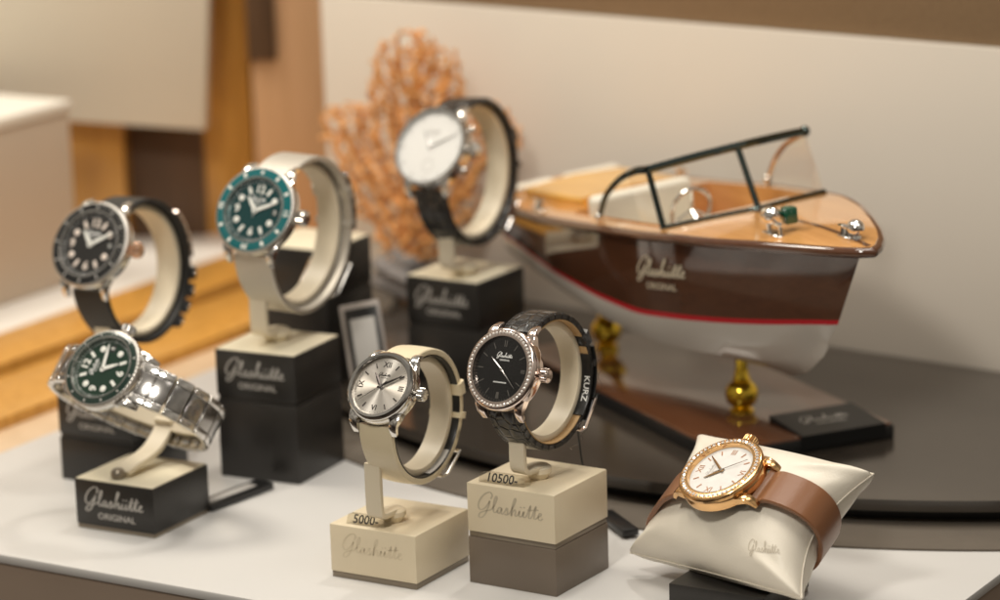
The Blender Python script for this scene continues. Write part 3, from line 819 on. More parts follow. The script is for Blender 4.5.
# ------------------------------------------------------------------ watches
def hh(h, m, s=None, z=(.55, .75, .95), w=(1.3, 1.0, .3), l=(.55, .82, .85), mm=None, ms=None):
    r = [('hour_hand', h, l[0], w[0], 1.6, z[0], mm), ('minute_hand', m, l[1], w[1], 1.8, z[1], mm)]
    if s is not None: r.append(('second_hand', s, l[2], w[2], 4, z[2], ms or mm))
    return r
D2 = R_
wA = watch('wristwatch', 'black dial watch with diamond bezel and black alligator strap on the cream and taupe plinth', (-0.8, 1455, 112.1), 38, 22, 2, 20.2, 15.7, 31, 32, 19,
           M['rosesteel'], M['gator'], M['dial_black'], 'diamond', marks_black, hh(D2(-52), D2(132), None, w=(.7, .6, .3), mm=M['steel_dark']), 'leather', M['tanlining'], group='display watches')
wB = watch('wristwatch', 'silver sunburst dial watch with cream satin strap on the low cream plinth', (-59.3, 1470, 101.8), 31.5, 38, 0, 18.7, 14.9, 32.5, 32, 19,
           M['steel'], M['satin'], M['dial_silver'], 'polished', marks_roman(M['darkmark'], M['darkmark']), hh(D2(-38), D2(58), D2(228), w=(1.5, 1.2, .28), mm=M['darkmark']), 'leather', M['plasticblack'], bez_mat=M['bezsteel'], group='display watches')
wC = watch('wristwatch', 'green dial diver watch on a steel bracelet lying sideways on the low black plinth', (-205.9, 1570, 88.6), 30, 40, 82, 22.0, 16.8, 33, 49, 22,
           M['steel'], None, M['dial_green'], 'diver', marks_diver(M['lume']), hh(D2(150), D2(76), None, w=(1.9, 1.7, .3), mm=M['lume']), 'bracelet', bez_mat=M['bez_green'], group='display watches')
wD = watch('wristwatch', 'teal dial diver watch with woven steel mesh band on the tall black plinth', (-130.2, 1655, 151.3), 29, 28, -2, 24.4, 17.4, 41, 42, 24,
           M['steel'], M['milanese'], M['dial_teal'], 'diver', marks_diver(M['lume'], ('12', '6', '9')), hh(D2(-42), D2(66), D2(10), w=(2.2, 2.0, .4), mm=M['lume']), 'mesh', bez_mat=M['bez_teal'], bez_text=('15', '30', '45'), group='display watches')
wE = watch('wristwatch', 'white dial chronograph with black alligator strap, on the plinth nearest the boat', (-37.5, 1780, 159.1), 36, 31, 5, 24.4, 22.6, 38, 42, 22,
           M['steel'], M['gator'], M['dial_white'], 'polished', marks_white, hh(D2(-34), D2(64), None, w=(.9, .8, .3), mm=M['steel_dark']), 'leather', pushers=True, group='display watches')
wF = watch('wristwatch', 'black dial diver watch with rubber strap and rose gold crown behind the green dial watch', (-224.3, 1690, 127.7), 30, 31, 1, 24.8, 18.2, 41, 39, 23,
           M['steel'], M['rubber'], M['dial_dark'], 'diver', marks_diver(M['lumepink']), hh(D2(-40), D2(60), None, w=(2.2, 2.0, .4), mm=M['lume']), 'rubber', crown=M['rose'], bez_mat=M['bez_black'], buckle=False, group='display watches')
wG = watch('wristwatch', 'rose gold watch with diamond bezel and brown satin strap around the ivory pillow', (101.6, 1425, 68.0), 50.6, 60, 100, 21.6, 16.3, 26, 41, 20,
           M['gold'], M['satinbrown'], M['dial_pearl'], 'diamond', marks_roman(M['goldprint'], M['silverprint']), hh(D2(-41), D2(38), D2(143), w=(1.5, 1.2, .25), mm=M['gold'], ms=M['steel']), 'on_pillow', group='display watches')

# folding clasp and steel links on the rubber strap
bm = bmesh.new()
for k in range(5):
    ph = PI*(.62+.045*k)
    p, nn = loop_pt(41, 39, ph, 2.6); tg = Vector((1, 0, 0)).cross(nn)
    obox(bm, Matrix(((1, tg.x, nn.x, p.x), (0, tg.y, nn.y, p.y), (0, tg.z, nn.z, p.z), (0, 0, 0, 1))), 11.2, 3.6, 1.2, .5, 2)
new('clasp', bm, M['rosesteel'], wF)
bm = bmesh.new()
for k in range(4):
    ph = PI*(.90+.075*k)
    p, nn = loop_pt(41, 39, ph, 3.2); tg = Vector((1, 0, 0)).cross(nn)
    obox(bm, Matrix(((1, tg.x, nn.x, p.x), (0, tg.y, nn.y, p.y), (0, tg.z, nn.z, p.z), (0, 0, 0, 1))), 12.2, 3.8, 1.7, .6, 2)
new('strap_links', bm, M['rubber'], wF)
bm = bmesh.new()
for k in range(4):
    ph = PI*(.90+.075*k)
    p, nn = loop_pt(41, 39, ph, 3.4)
    for sx in (-1, 1): ball(bm, p+Vector((12.2*sx, 0, 0)), 1.0, 2)
pins = new('link_pins', bm, M['steel'], wF)
# mesh band clasp
bm = bmesh.new()
for k in range(5):
    ph = PI*(.66+.05*k)
    p, nn = loop_pt(41, 42, ph, 2.8); tg = Vector((1, 0, 0)).cross(nn)
    obox(bm, Matrix(((1, tg.x, nn.x, p.x), (0, tg.y, nn.y, p.y), (0, tg.z, nn.z, p.z), (0, 0, 0, 1))), 11.8, 3.9, 1.3, .5, 2)
new('clasp', bm, M['steel_dark'], wD)

# ------------------------------------------------------------------ holders
bk = lambda yaw: Vector((math.sin(R_(yaw)), math.cos(R_(yaw)), 0))
def stand(label, w, a, b, rw, fx, fy, ang, top, yaw, st=3., phi=None, f0=.62, f1=None, du=-25, dv=25, sw=4.6, m=None, xs=-1.):
    m = m or M['cream']
    c = ctr(fx, fy, ang, du, dv)
    h, conv, rot = holder(label, w, a, b, rw, st, c, top+.05, m, f0, f1)
    ph = phi if phi else 1.5*PI+.28
    p, nn = loop_pt(a, b, ph, st/2-.6)
    stem(h, conv, rot, conv(p+Vector((xs, 0, 0))), m, sw, dirv=bk(yaw))
    return h
stand('cream holder inside the black alligator strap of the black dial watch', wA, 31, 32, 11.5, 23, 1445, aA, 51.1, 39)
stand('cream holder inside the cream satin strap of the silver dial watch', wB, 32.5, 32, 12, -44.8, 1461.4, aB, 27.5, 32, phi=1.5*PI+.26, xs=-7.)
stand('cream holder inside the mesh band of the teal dial watch', wD, 41, 42, 14, -112, 1643.9, aD, 72.6, 31, sw=5.5, phi=1.5*PI+.24, xs=-6.)
stand('cream holder inside the black strap of the white dial watch', wE, 38, 42, 14.5, -13, 1773.2, aE, ZP+64.2, 38, sw=5.5, phi=1.5*PI+.12)
stand('cream holder inside the rubber strap behind the green dial watch', wF, 41, 39, 15, -201.5, 1645.5, aF, 50.6, 33, sw=5.5)

# the bracelet watch's holder: flattened band, short post and grey knob
c = ctr(-182, 1556.2, aC)
hC, conv, rot = holder('ivory holder with grey knob inside the steel bracelet of the green dial watch', wC, 33, 49, 15, 3.4, c, 27.2, M['cream'], .5, 2*PI-.5, 3.2)
p, nn = loop_pt(33, 49, PI*1.02, -4.2); s = conv(p+Vector((-3, 0, 0)))
P = smooth_path([s+Vector((0, 0, 5)), s, Vector((s.x*.7-3, s.y*.7-6, s.z*.5)), Vector((-6, -9, 4.5)), Vector((-9, -12, 2.6))], 6)
nr = []; sd = Vector((math.cos(aC), -math.sin(aC), 0))
for i in range(len(P)):
    tg = (P[min(i+1, len(P)-1)]-P[max(i-1, 0)]).normalized(); nr.append(sd.cross(tg).normalized())
bm = bmesh.new(); sweep(bm, P, nr, [5.6]*len(P), sect_flat(3., .8), side=sd); new('stem', bm, M['cream'], hC)
bm = bmesh.new(); lathe(bm, [(0, 5.4), (2.6, 5.0), (3.7, 3.6), (3.9, 2.2), (3.5, .6), (0, .1)], 28); bmesh.ops.translate(bm, verts=bm.verts, vec=(-10.5, -13.5, 0)); new('knob', bm, M['strip'], hC)

# ------------------------------------------------------------------ pillow
pf = frame(57, 45, 95.5)
pw = thing('watch_pillow', 'ivory leatherette pillow under the rose gold watch', 'pillow', (115.8, 1440, 40.5), pf)
HX, HY, HZ = 34.5, 62., 24.
bm = bmesh.new(); n = 72; grid = {}
def pil(u, v, s):
    # u, v in -1..1, pinched sides and full middle
    eu = 1-.02*(1-abs(v)**2.2); ev = 1-.24*(1-abs(u)**1.8)
    x = HX*u*eu; y = HY*v*ev
    k = max(0, (1-abs(u)**2.6))*max(0, (1-abs(v)**2.6))
    z = HZ*(k**.43)
    # corner folds and soft creases
    r = math.hypot(abs(u)-.93, abs(v)-.93)
    z += 1.6*math.exp(-(r/.22)**2)*math.sin(9*(abs(u)-abs(v))+.7)*(k > 0)
    z += .7*math.sin(5*u+3*v*v)*math.sin(4*v-u)*min(1, k*2)
    du, dv = 1-abs(u), 1-abs(v); rad = math.hypot(du, dv)
    an = math.atan2(dv, du+1e-6); ph_ = (2.1 if u > 0 else .4)+(1.3 if v > 0 else 0)
    z += .8*math.sin(an*7+ph_)*math.exp(-((rad-.34)/.20)**2)*min(1, k*4)
    z -= (1.7 if u > 0 else .35)*math.exp(-((an-.72)/.20)**2)*math.exp(-((rad-.42)/.24)**2)*min(1, k*4)
    return Vector((x, y, s*z))
for s in (1, -1):
    for i in range(n+1):
        for j in range(n+1):
            u = math.sin((i/n-.5)*PI)*.55+(i/n*2-1)*.45; v = math.sin((j/n-.5)*PI)*.55+(j/n*2-1)*.45
            if i in (0, n) or j in (0, n):
                if (i, j) not in grid: grid[(i, j)] = bm.verts.new(pil(u, v, 0))
                grid[(s, i, j)] = grid[(i, j)]
            else: grid[(s, i, j)] = bm.verts.new(pil(u, v, s))
    for i in range(n):
        for j in range(n):
            try: bm.faces.new([grid[(s, i, j)], grid[(s, i+1, j)], grid[(s, i+1, j+1)], grid[(s, i, j+1)]])
            except ValueError: pass
edge = [(i, 0) for i in range(n)]+[(n, j) for j in range(n)]+[(i, n) for i in range(n, 0, -1)]+[(0, j) for j in range(n, -1, -1)]
seam_pts = [grid[e_].co.copy() for e_ in edge]
cush = new('cushion', bm, M['pillow'], pw)
bm = bmesh.new(); tube(bm, [p_*1.004 for p_ in seam_pts], .32, 6, False); new('seam', bm, M['pillow'], pw)
for p_ in cush.data.polygons: p_.use_smooth = True

# strap of the rose gold watch laid round the pillow
from mathutils.bvhtree import BVHTree
bv = BVHTree.FromPolygons([pw.matrix_world @ v.co for v in cush.data.vertices], [tuple(p_.vertices) for p_ in cush.data.polygons])
gm = wG.matrix_world; gi = gm.inverted(); gx = gm.col[0].to_3d(); gy = gm.col[1].to_3d(); gz = gm.col[2].to_3d(); go = gm.translation
c0 = pw.matrix_world.translation; c0 = c0-gx*((c0-go).dot(gx))
def round_pillow(th, off):
    d = gz*math.cos(th)+gy*math.sin(th); best = None
    for ox in (-8, 0, 8):
        hit = bv.ray_cast(c0+gx*ox*MM+d*.2, -d)
        if hit[0] is not None:
            k = (hit[0]-c0).dot(d)
            best = k if best is None else max(best, k)
    return (gi @ (c0+d*((best or .02)+off*MM)))/MM
def pillow_strap(name, sgn, th1, w0, w1, m, off, t_):
    raw = [round_pillow(sgn*(.10+(th1-.10)*i/60), off) for i in range(61)]
    for _ in range(10): raw = [raw[0]]+[(raw[i-1]+raw[i]*2+raw[i+1])/4 for i in range(1, 60)]+[raw[-1]]
    start = Vector((0, sgn*21.6*.93, -7.8)); raw = [p for p in raw if p.y*sgn > 26 or p.z < -18]
    P = smooth_path([start, start+Vector((0, sgn*3.2, -1.4))]+raw[::3]+[raw[-1]], 4)
    nr = []
    for i in range(len(P)):
        tg = (P[min(i+1, len(P)-1)]-P[max(i-1, 0)]).normalized(); nr.append(Vector((1, 0, 0)).cross(tg).normalized()*(-sgn))
    n_ = len(P); bm = bmesh.new()
    sweep(bm, P, nr, [(w0+(w1-w0)*i/n_)/2 for i in range(n_)], sect_flat(t_, .5, .4))
    return new(name, bm, m, wG), P, nr
sA, PA_, NA_ = pillow_strap('strap', -1, 2.6, 20, 18, M['satinbrown'], 1.4, 2.6)
sB, PB_, NB_ = pillow_strap('strap', 1, 2.4, 20, 18, M['satinbrown'], 1.4, 2.6)
bm = bmesh.new()
k = int(len(PA_)*.80)
for f in (0, 5):
    c_ = PA_[min(k+f, len(PA_)-1)]+NA_[min(k+f, len(PA_)-1)]*2.2; tube(bm, [c_+Vector((-11, 0, 0)), c_+Vector((11, 0, 0))], 1.1, 8)
for sx in (-11, 11): tube(bm, [PA_[k]+NA_[k]*2.2+Vector((sx, 0, 0)), PA_[min(k+5, len(PA_)-1)]+NA_[min(k+5, len(PA_)-1)]*2.2+Vector((sx, 0, 0))], 1.1, 8)
new('buckle', bm, M['gold'], wG)
bm = bmesh.new(); logo(bm, 0, 0, 21, I4, False, .30, 0)
for v in bm.verts:     # faint print on the cushion, right of the lower edge
    a_ = R_(0); x_, y_ = v.co.x, v.co.y
    u_ = -.64+(y_*.9+x_*.25)/34.5; v_ = -.74-(x_*.90-y_*.2)/62.
    v.co = pil(u_, v_, 1)+Vector((0, 0, .35))
new('lettering', bm, M['pillowprint'], cush)

# ------------------------------------------------------------------ tags
price('clear price tag reading 10500 beside the cream and taupe plinth holder', *ctr(23, 1445, aA, -32, 6.5), 51.2, aA-.06, '10500-')
price('clear price tag reading 5000 on the low cream plinth', *ctr(-44.8, 1461.4, aB, -31, 6.5), 27.6, aB-.06, '5000-')
hang_tag('black hang tag on the table behind the cream and taupe plinth', 57, 1549, 1.2, R_(-20), 36, 9, 4, [(35.5, 1500, 78), (38, 1510, 52), (42, 1524, 20), (52, 1534, 6)])
hang_tag('black hang tag with white paper strip behind the low black plinth', -146, 1622, .1, R_(38), 50, 13, 4, None, True)

# strap sleeve with a shop's name on the black alligator strap
bm = bmesh.new(); pts = []; nr = []; ws = []
for i in range(25):
    ph = PI*(.78+.36*i/24); p, nn = loop_pt(31, 32, ph, 2.6); pts.append(p); nr.append(nn); ws.append(9.6)
sweep(bm, pts, nr, ws, sect_flat(1.2, .3)); slv = new('strap_sleeve', bm, M['plasticblack'], wA)
bm = bmesh.new(); pts = []; nr = []; ws = []
for i in range(25):
    ph = PI*(.80+.34*i/24); p, nn = loop_pt(31, 32, ph, -2.6); pts.append(p+Vector((3.6, 0, 0))); nr.append(nn); ws.append(6.6)
sweep(bm, pts, nr, ws, sect_flat(.7, .2)); new('sleeve_flap', bm, M['plasticblack'], slv)
bm = bmesh.new(); text(bm, 'KURZ', 4.6, 0, 0, I4, 0, 1.15, bold=.06)
for v in bm.verts:
    p, nn = loop_pt(31, 32, PI*.99+v.co.x/31., -3.1); v.co = p+Vector((7.7+v.co.y, 0, 0))
new('lettering', bm, M['whiteprint'], slv)


# crumpled clear film left on the strap, paper label inside the satin strap
bm = bmesh.new()
for q in range(6):
    ph = PI*(.72+.09*q); P = []
    for i in range(6):
        p, nn = loop_pt(31, 32, ph+.09*i, 2.4+random.uniform(.6, 3.2)); P.append(p+Vector((random.uniform(7, 12), 0, 0)))
    tube(bm, smooth_path(P, 4), .22, 5)
new('clear_film', bm, M['film'], wA)
bm = bmesh.new(); pts = []; nr = []; ws = []
for i in range(13):
    p, nn = loop_pt(32.5, 32, PI*(1.06+.22*i/12), -2.7); pts.append(p+Vector((6.2, 0, 0))); nr.append(nn); ws.append(1.9)
sweep(bm, pts, nr, ws, sect_flat(.3, .1)); new('paper_label', bm, M['card'], wB)

# ------------------------------------------------------------------ model boat
BD = Vector((.4147, -.91, 0)); BN = Vector((.91, .4147, 0))
srot = Matrix((BD, BN, Vector((0, 0, 1)))).transposed()
brot = Matrix((BD, Vector((.9065, .4131, .0872)), Vector((-.0793, -.0361, .9962)))).transposed()   # x forward, y port (away), z up; heels a little   # x forward, y port (away), z up
boat = thing('model_boat', 'glossy mahogany model motor boat with white bottom and red stripe on brass posts', 'model boat', (139.3, 1683.1, 0), brot)
def lerp_tab(tab, s):
    if s <= tab[0][0]: return tab[0][1:]
    for a_, b_ in zip(tab, tab[1:]):
        if s <= b_[0]:
            t = (s-a_[0])/(b_[0]-a_[0]); t = t
            return tuple(x+(y-x)*t for x, y in zip(a_[1:], b_[1:]))
    return tab[-1][1:]
def sm(tab, s, h=9.):
    r = [lerp_tab(tab, s+d) for d in (-h, -h/2, 0, h/2, h)]
    return tuple(sum(c)/5 for c in zip(*r))
# s: sheer half breadth, sheer z
SHEER = [(-230, 42, 115), (-205, 46, 116), (-180, 50, 118), (-140, 54, 121.5), (-90, 56, 127.5), (-50, 57, 132.5), (0, 56, 138), (30, 52.5, 141.5), (60, 45, 143.3), (90, 33, 145), (118, 21, 145.8), (133, 12.5, 145.8), (142, 5, 145.6), (145.5, 0.0, 145.5)]
HULLT = [(-230, 41, 114), (-205, 45, 115), (-140, 53, 120), (-90, 55, 126), (-50, 55.5, 131), (0, 53, 136), (30, 47, 139.5), (60, 36, 141.5), (90, 22, 143), (115, 9, 143.8), (128, 3, 144), (136, 0, 144)]   # hull at the sheer
WL = [(-230, 37, 88), (-205, 40, 88), (-140, 48, 86), (-80, 50, 84), (-30, 49, 84), (10, 43, 88), (40, 32, 90), (65, 20, 92), (88, 8, 94.5), (104, 0, 96)]
CH = [(-230, 36, 79), (-205, 38, 78), (-140, 45, 75), (-80, 47, 71), (-30, 44, 68), (10, 35, 68), (40, 23, 68.5), (60, 13, 69.5), (76, 3, 75), (92, 0, 84)]
KE = [(-230, 0, 68), (-205, 0, 66), (-140, 0, 62), (-80, 0, 58), (-20, 0, 55.5), (40, 0, 54.5), (58, 0, 56.5), (74, 0, 65), (92, 0, 80)]
NS = 60
def station(i, tab, send):
    s = -230+(send+230)*i/NS
    return s, sm(tab, s) if i not in (0, NS) else lerp_tab(tab, s)
def loft(name, rowsf, m, parent=boat):
    """rowsf: functions i -> (s, half breadth, z); lofted on both sides"""
    bm = bmesh.new()
    for sd in (-1, 1):
        g = [[bm.verts.new((rf(i)[0], rf(i)[1]*sd, rf(i)[2])) for rf in rowsf] for i in range(NS+1)]
        for i in range(NS):
            for k in range(len(rowsf)-1):
                q = [g[i][k], g[i+1][k], g[i+1][k+1], g[i][k+1]]
                bm.faces.new(q)
    bmesh.ops.remove_doubles(bm, verts=bm.verts, dist=.02)
    return new(name, bm, m, parent)
fT = lambda i: (lambda s, v: (s, v[0], v[1]))(*station(i, HULLT, 136))
fW = lambda i: (lambda s, v: (s, v[0], v[1]))(*station(i, WL, 104))
fC = lambda i: (lambda s, v: (s, v[0], v[1]))(*station(i, CH, 92))
fK = lambda i: (lambda s, v: (s, v[0], v[1]))(*station(i, KE, 92))
def mixf(f, g, t, bulge=0.):
    def h(i):
        a_, b_ = f(i), g(i)
        k = bulge*math.sin(PI*t)*(1 if i < NS*.7 else max(0, 1-(i-NS*.7)/(NS*.3)))
        return (a_[0]+(b_[0]-a_[0])*t, a_[1]+(b_[1]-a_[1])*t+k, a_[2]+(b_[2]-a_[2])*t)
    return h
loft('hull_bottom', [fK, mixf(fK, fC, .5, 1.5), fC, mixf(fC, fW, .5, 1.), fW], M['hullwhite'])
loft('red_stripe', [fW, mixf(fW, fT, .064, .2)], M['red'])
loft('hull_side', [mixf(fW, fT, .064, .2), mixf(fW, fT, .3, 1.0), mixf(fW, fT, .55, 1.6), mixf(fW, fT, .8, 1.2), fT], M['mahogany'])
# transom
bm = bmesh.new(); ring = [f(0) for f in (fK, fC, fW, fT)]
vs = [bm.verts.new((ring[k][0], -ring[k][1], ring[k][2])) for k in (3, 2, 1, 0)]+[bm.verts.new((ring[k][0], ring[k][1], ring[k][2])) for k in (1, 2, 3)]
bm.faces.new(vs); new('transom', bm, M['mahogany'], boat)
# rub rail round the sheer
def sheer(s): v = sm(SHEER, s, 6) if -223 < s < 128 else lerp_tab(SHEER, s); return v
SS = [-230+i*5 for i in range(70)]+[119, 123, 127, 131, 135, 138, 140, 142, 143.5, 144.5, 145.1, 145.5]
P = [(s, -sheer(s)[0], sheer(s)[1]-2.2) for s in SS]; P = P+[(x, -y, z) for x, y, z in P[::-1][1:]]
bm = bmesh.new(); tube(bm, P, 2.8, 10); new('rub_rail', bm, M['mahogany'], boat)
# deck: side decks round the cockpit, fore and aft decks
CK0, CK1 = -110., 8.        # cockpit
def camber(y, hb): return 2.2*(1-(y/max(hb, .1))**2)
def deck(name, svals, inner, m):
    bm = bmesh.new()
    for sd in (-1, 1):
        prev = None
        for s in svals:
            hb, z = sheer(s); inn = inner(s, hb)
            row = [bm.verts.new((s, sd*(inn+(hb-inn)*k/6), z+camber(inn+(hb-inn)*k/6, hb)*min(1, hb/30))) for k in range(7)]
            if prev:
                for k in range(6): bm.faces.new([prev[k], row[k], row[k+1], prev[k+1]])
            prev = row
    bmesh.ops.remove_doubles(bm, verts=bm.verts, dist=.01)
    return new(name, bm, m, boat)
def ckw(s, hb):
    f = min(1, max(0, (s-CK0)/10)); g = min(1, max(0, (CK1-s)/6))
    return (hb-11.5)*1.0
sv = [CK1+(145.4-CK1)*i/54 for i in range(55)]
fd = deck('fore_deck', sv, lambda s, hb: 0, M['deckwood'])
deck('aft_deck', [-229.5+(CK0+229.5)*i/24 for i in range(25)], lambda s, hb: 0, M['deckwood'])
deck('side_deck', [CK0+(CK1-CK0)*i/24 for i in range(25)], ckw, M['deckwood'])
# hatch on the aft deck, king plank on the fore deck
bm = bmesh.new()
for s0, s1, hw, h in ((-200, -122, 33, 5.),):
    prev = None
    for i in range(9):
        s = s0+(s1-s0)*i/8; hb, z = sheer(s)
        row = [bm.verts.new((s, y, z+camber(y, hb)+dz_)) for y, dz_ in ((-hw, 0), (-hw, h-1), (-hw+1.2, h), (0, h+1), (hw-1.2, h), (hw, h-1), (hw, 0))]
        if prev:
            for k in range(6): bm.faces.new([prev[k], prev[k+1], row[k+1], row[k]])
        else: bm.faces.new(row)
        prev = row
    bm.faces.new(prev[::-1])
new('engine_hatch', bm, M['hatchwood'], boat)
bm = bmesh.new(); prev = None
for i in range(20):
    s = 22+(142-22)*i/19; hb, z = sheer(s); zz = z+camber(0, hb)*min(1, hb/30)+.12
    row = [bm.verts.new((s, y, zz)) for y in (-1.6, 1.6)]
    if prev: bm.faces.new([prev[0], row[0], row[1], prev[1]])
    prev = row
new('king_plank', bm, M['mahogany'], fd)
# cockpit: floor, coaming walls, seats, dash, wheel
bm = bmesh.new(); prev = None
for i in range(13):
    s = CK0+(CK1-CK0)*i/12; hb, z = sheer(s); w_ = ckw(s, hb)
    row = [bm.verts.new(q) for q in ((s, -w_, z+1.6), (s, -w_, 96), (s, w_, 96), (s, w_, z+1.6))]
    if prev:
        for k in range(3): bm.faces.new([prev[k], prev[k+1], row[k+1], row[k]])
    else: bm.faces.new(row)
    prev = row
bm.faces.new(prev[::-1]); new('cockpit', bm, M['deckwood'], boat)
def cushion(name, x0, x1, y0, y1, z0, z1, m, r=3.5, parent=boat):
    bm = bmesh.new(); box(bm, x0, x1, y0, y1, z0, z1, r, 4); return new(name, bm, m, parent)
b1 = cushion('seat', -72, -44, -44, 44, 100, 118, M['upholstery'])
cushion('seat_back', -86, -75, -47, 16, 104, 141, M['upholstery'])
for y0, y1 in ((-36, -6), (2, 38)): cushion('sun_pad', -222, -211, y0, y1, 116, 120.5, M['upholstery'], 1.8)
cushion('dashboard', -12, 7.5, -42, 42, 112, 136, M['upholstery'], 2.)
bm = bmesh.new(); P = [(-22+6*math.sin(t)*.45, -14+12*math.cos(t), 138+12*math.sin(t)) for t in [2*PI*i/28 for i in range(29)]]
tube(bm, P, 1.1, 8)
for t in (PI/2, PI*7/6, PI*11/6): tube(bm, [(-22, -14, 138), (-22+6*math.sin(t)*.45, -14+12*math.cos(t), 138+12*math.sin(t))], .8, 6)
tube(bm, [(-22, -14, 138), (-8, -14, 126)], 1.4, 8); new('steering_wheel', bm, M['chrome'], boat)
# windscreen
def wp(v, top):    # base and top of the screen across the beam (v -1..1): a shallow V
    y = 3+50*v; k = abs(v); x0 = 24-16*k**1.15; z0 = 142.6-3.4*k**1.5
    if top: return Vector((x0-14-4*(1-k)-2*v, y, z0+31.5+.8*(1-k)+.6*v))
    return Vector((x0, y, z0))
base = [wp(i/8-1, 0) for i in range(17)]; topp = [wp(i/8-1, 1) for i in range(17)]
def wing(sd):
    e = wp(sd, 0).y; f = e+4*sd
    b = [wp(sd, 0), Vector((-10, e+2.5*sd, 138)), Vector((-38, f, 135)), Vector((-62, f, 132.4))]
    t = smooth_path([wp(sd, 1), Vector((-18, e+2*sd, 167)), Vector((-36, e+3*sd, 159)), Vector((-52, f, 147)), Vector((-62, f, 133.4))], 5)
    return smooth_path(b, 7), t
scr = bpy.data.objects.new('windscreen', None); COL.objects.link(scr); scr.parent = boat
bm = bmesh.new(); tube(bm, base, 2.1, 8); tube(bm, topp, 2.4, 8)
for v in (-1, 0): tube(bm, [wp(v, 0), wp(v, 1)], 1.8, 8)
ball(bm, wp(1, 1), 3.2, 2)
new('frame', bm, M['chrome_dark_refl'], scr)
bm = bmesh.new()
for a_, b_ in zip(zip(base, topp), zip(base[1:], topp[1:])):
    q = [bm.verts.new(v) for v in (a_[0], b_[0], b_[1], a_[1])]; bm.faces.new(q)
bmesh.ops.remove_doubles(bm, verts=bm.verts, dist=.01); new('pane', bm, M['pane'], scr)
for sd in (-1, 1):
    bb, tt = wing(sd)
    bm = bmesh.new(); tube(bm, tt, [2.4-1.*i/(len(tt)-1) for i in range(len(tt))], 8); new('wing_frame', bm, M['chrome_dark_refl'] if sd < 0 else M['chrome'], scr)
    bm = bmesh.new(); k = min(len(bb), len(tt)); prev = None
    for i in range(16):
        p = bb[int(round(i/15*(len(bb)-1)))]; q = tt[int(round(i/15*(len(tt)-1)))]
        row = (bm.verts.new(p), bm.verts.new(q))
        if prev: bm.faces.new([prev[0], row[0], row[1], prev[1]])
        prev = row
    new('pane', bm, M['pane'], scr)
    bm = bmesh.new(); f = bb[-1].y; ball(bm, (-62, f, 134), 2.8, 2); tube(bm, [(-62, f, 128.5), (-62, f, 134)], 1.8, 8); new('end_fitting', bm, M['chrome'], scr)
# deck fittings
def cleat(s, y, name='cleat', k=1.):
    hb, z = sheer(s); z += camber(y, hb)*min(1, hb/30)
    bm = bmesh.new(); tube(bm, [(s-6*k, y, z+4.6*k), (s-2*k, y, z+5.*k), (s+2*k, y, z+5.*k), (s+6*k, y, z+4.6*k)], [.7*k, 1.2*k, 1.2*k, .7*k], 8)
    for d in (-2.2, 2.2): tube(bm, [(s+d*k, y, z-.2), (s+d*k, y, z+4.8*k)], [1.7*k, 1.*k], 8)
    obox(bm, Matrix.Translation((s, y, z+.3)), 5*k, 2*k, .5*k, .3); return new(name, bm, M['chrome'], boat)
cleat(122, -1, k=1.1)
cleat(-150, -47, k=1.15); cleat(-150, 47, k=1.15)
hb, z = sheer(84); zz = z+2
bm = bmesh.new(); obox(bm, Matrix.Translation((84, -21, zz-1)), 9, 3.2, .7, .4)
for d in (-6, 6): tube(bm, [(84+d, -21, zz-1), (84+d, -21, zz+5)], [1.8, 1.1], 8)
tube(bm, [(75, -21, zz+5), (93, -21, zz+5)], 1.1, 8)
new('navigation_light_base', bm, M['chrome'], boat)
bm = bmesh.new(); b2 = bmesh.new(); lathe(b2, [(0, 6), (2.6, 5.6), (4.4, 3.5), (4.6, 0), (4.4, -3), (2.2, -5), (0, -5.4)], 24)
b2.transform(Matrix.Translation((81, -21, zz+8.5)) @ Matrix.Rotation(PI/2, 4, 'Y')); join(bm, b2); nl = new('light_housing', bm, M['chrome'], boat)
bm = bmesh.new(); obox(bm, Matrix.Translation((86, -13, zz+8)), 3.6, 3.4, 4.4, 1., 2); new('green_lens', bm, M['greenglass'], boat)
bm = bmesh.new(); ball(bm, (127, 2, sheer(127)[1]+6.5), 4.4, 3, (1.2, 1, 1)); tube(bm, [(127, 2, sheer(127)[1]), (127, 2, sheer(127)[1]+4)], [3, 1.6], 10); new('bow_horn', bm, M['chrome'], boat)
# lettering on the starboard side: laid on the hull side
def hull_point(s, t):
    i = (s+230)/(136+230)*NS; i0 = max(0, min(NS-1, int(i))); f = i-i0
    F = mixf(fW, fT, t, 1.6); a_, b_ = F(i0), F(i0+1)
    return Vector((a_[0]+(b_[0]-a_[0])*f, -(a_[1]+(b_[1]-a_[1])*f), a_[2]+(b_[2]-a_[2])*f))
bm = bmesh.new(); logo(bm, 0, 0, 44, I4, True, .42, 0)
bmesh.ops.subdivide_edges(bm, edges=[e for e in bm.edges if e.calc_length() > 2], cuts=1)
for v in bm.verts:
    q = hull_point(14+v.co.x, .58+v.co.y/50); v.co = q+Vector((.15, -.9, -.1))
new('lettering', bm, M['paleprint'], boat)
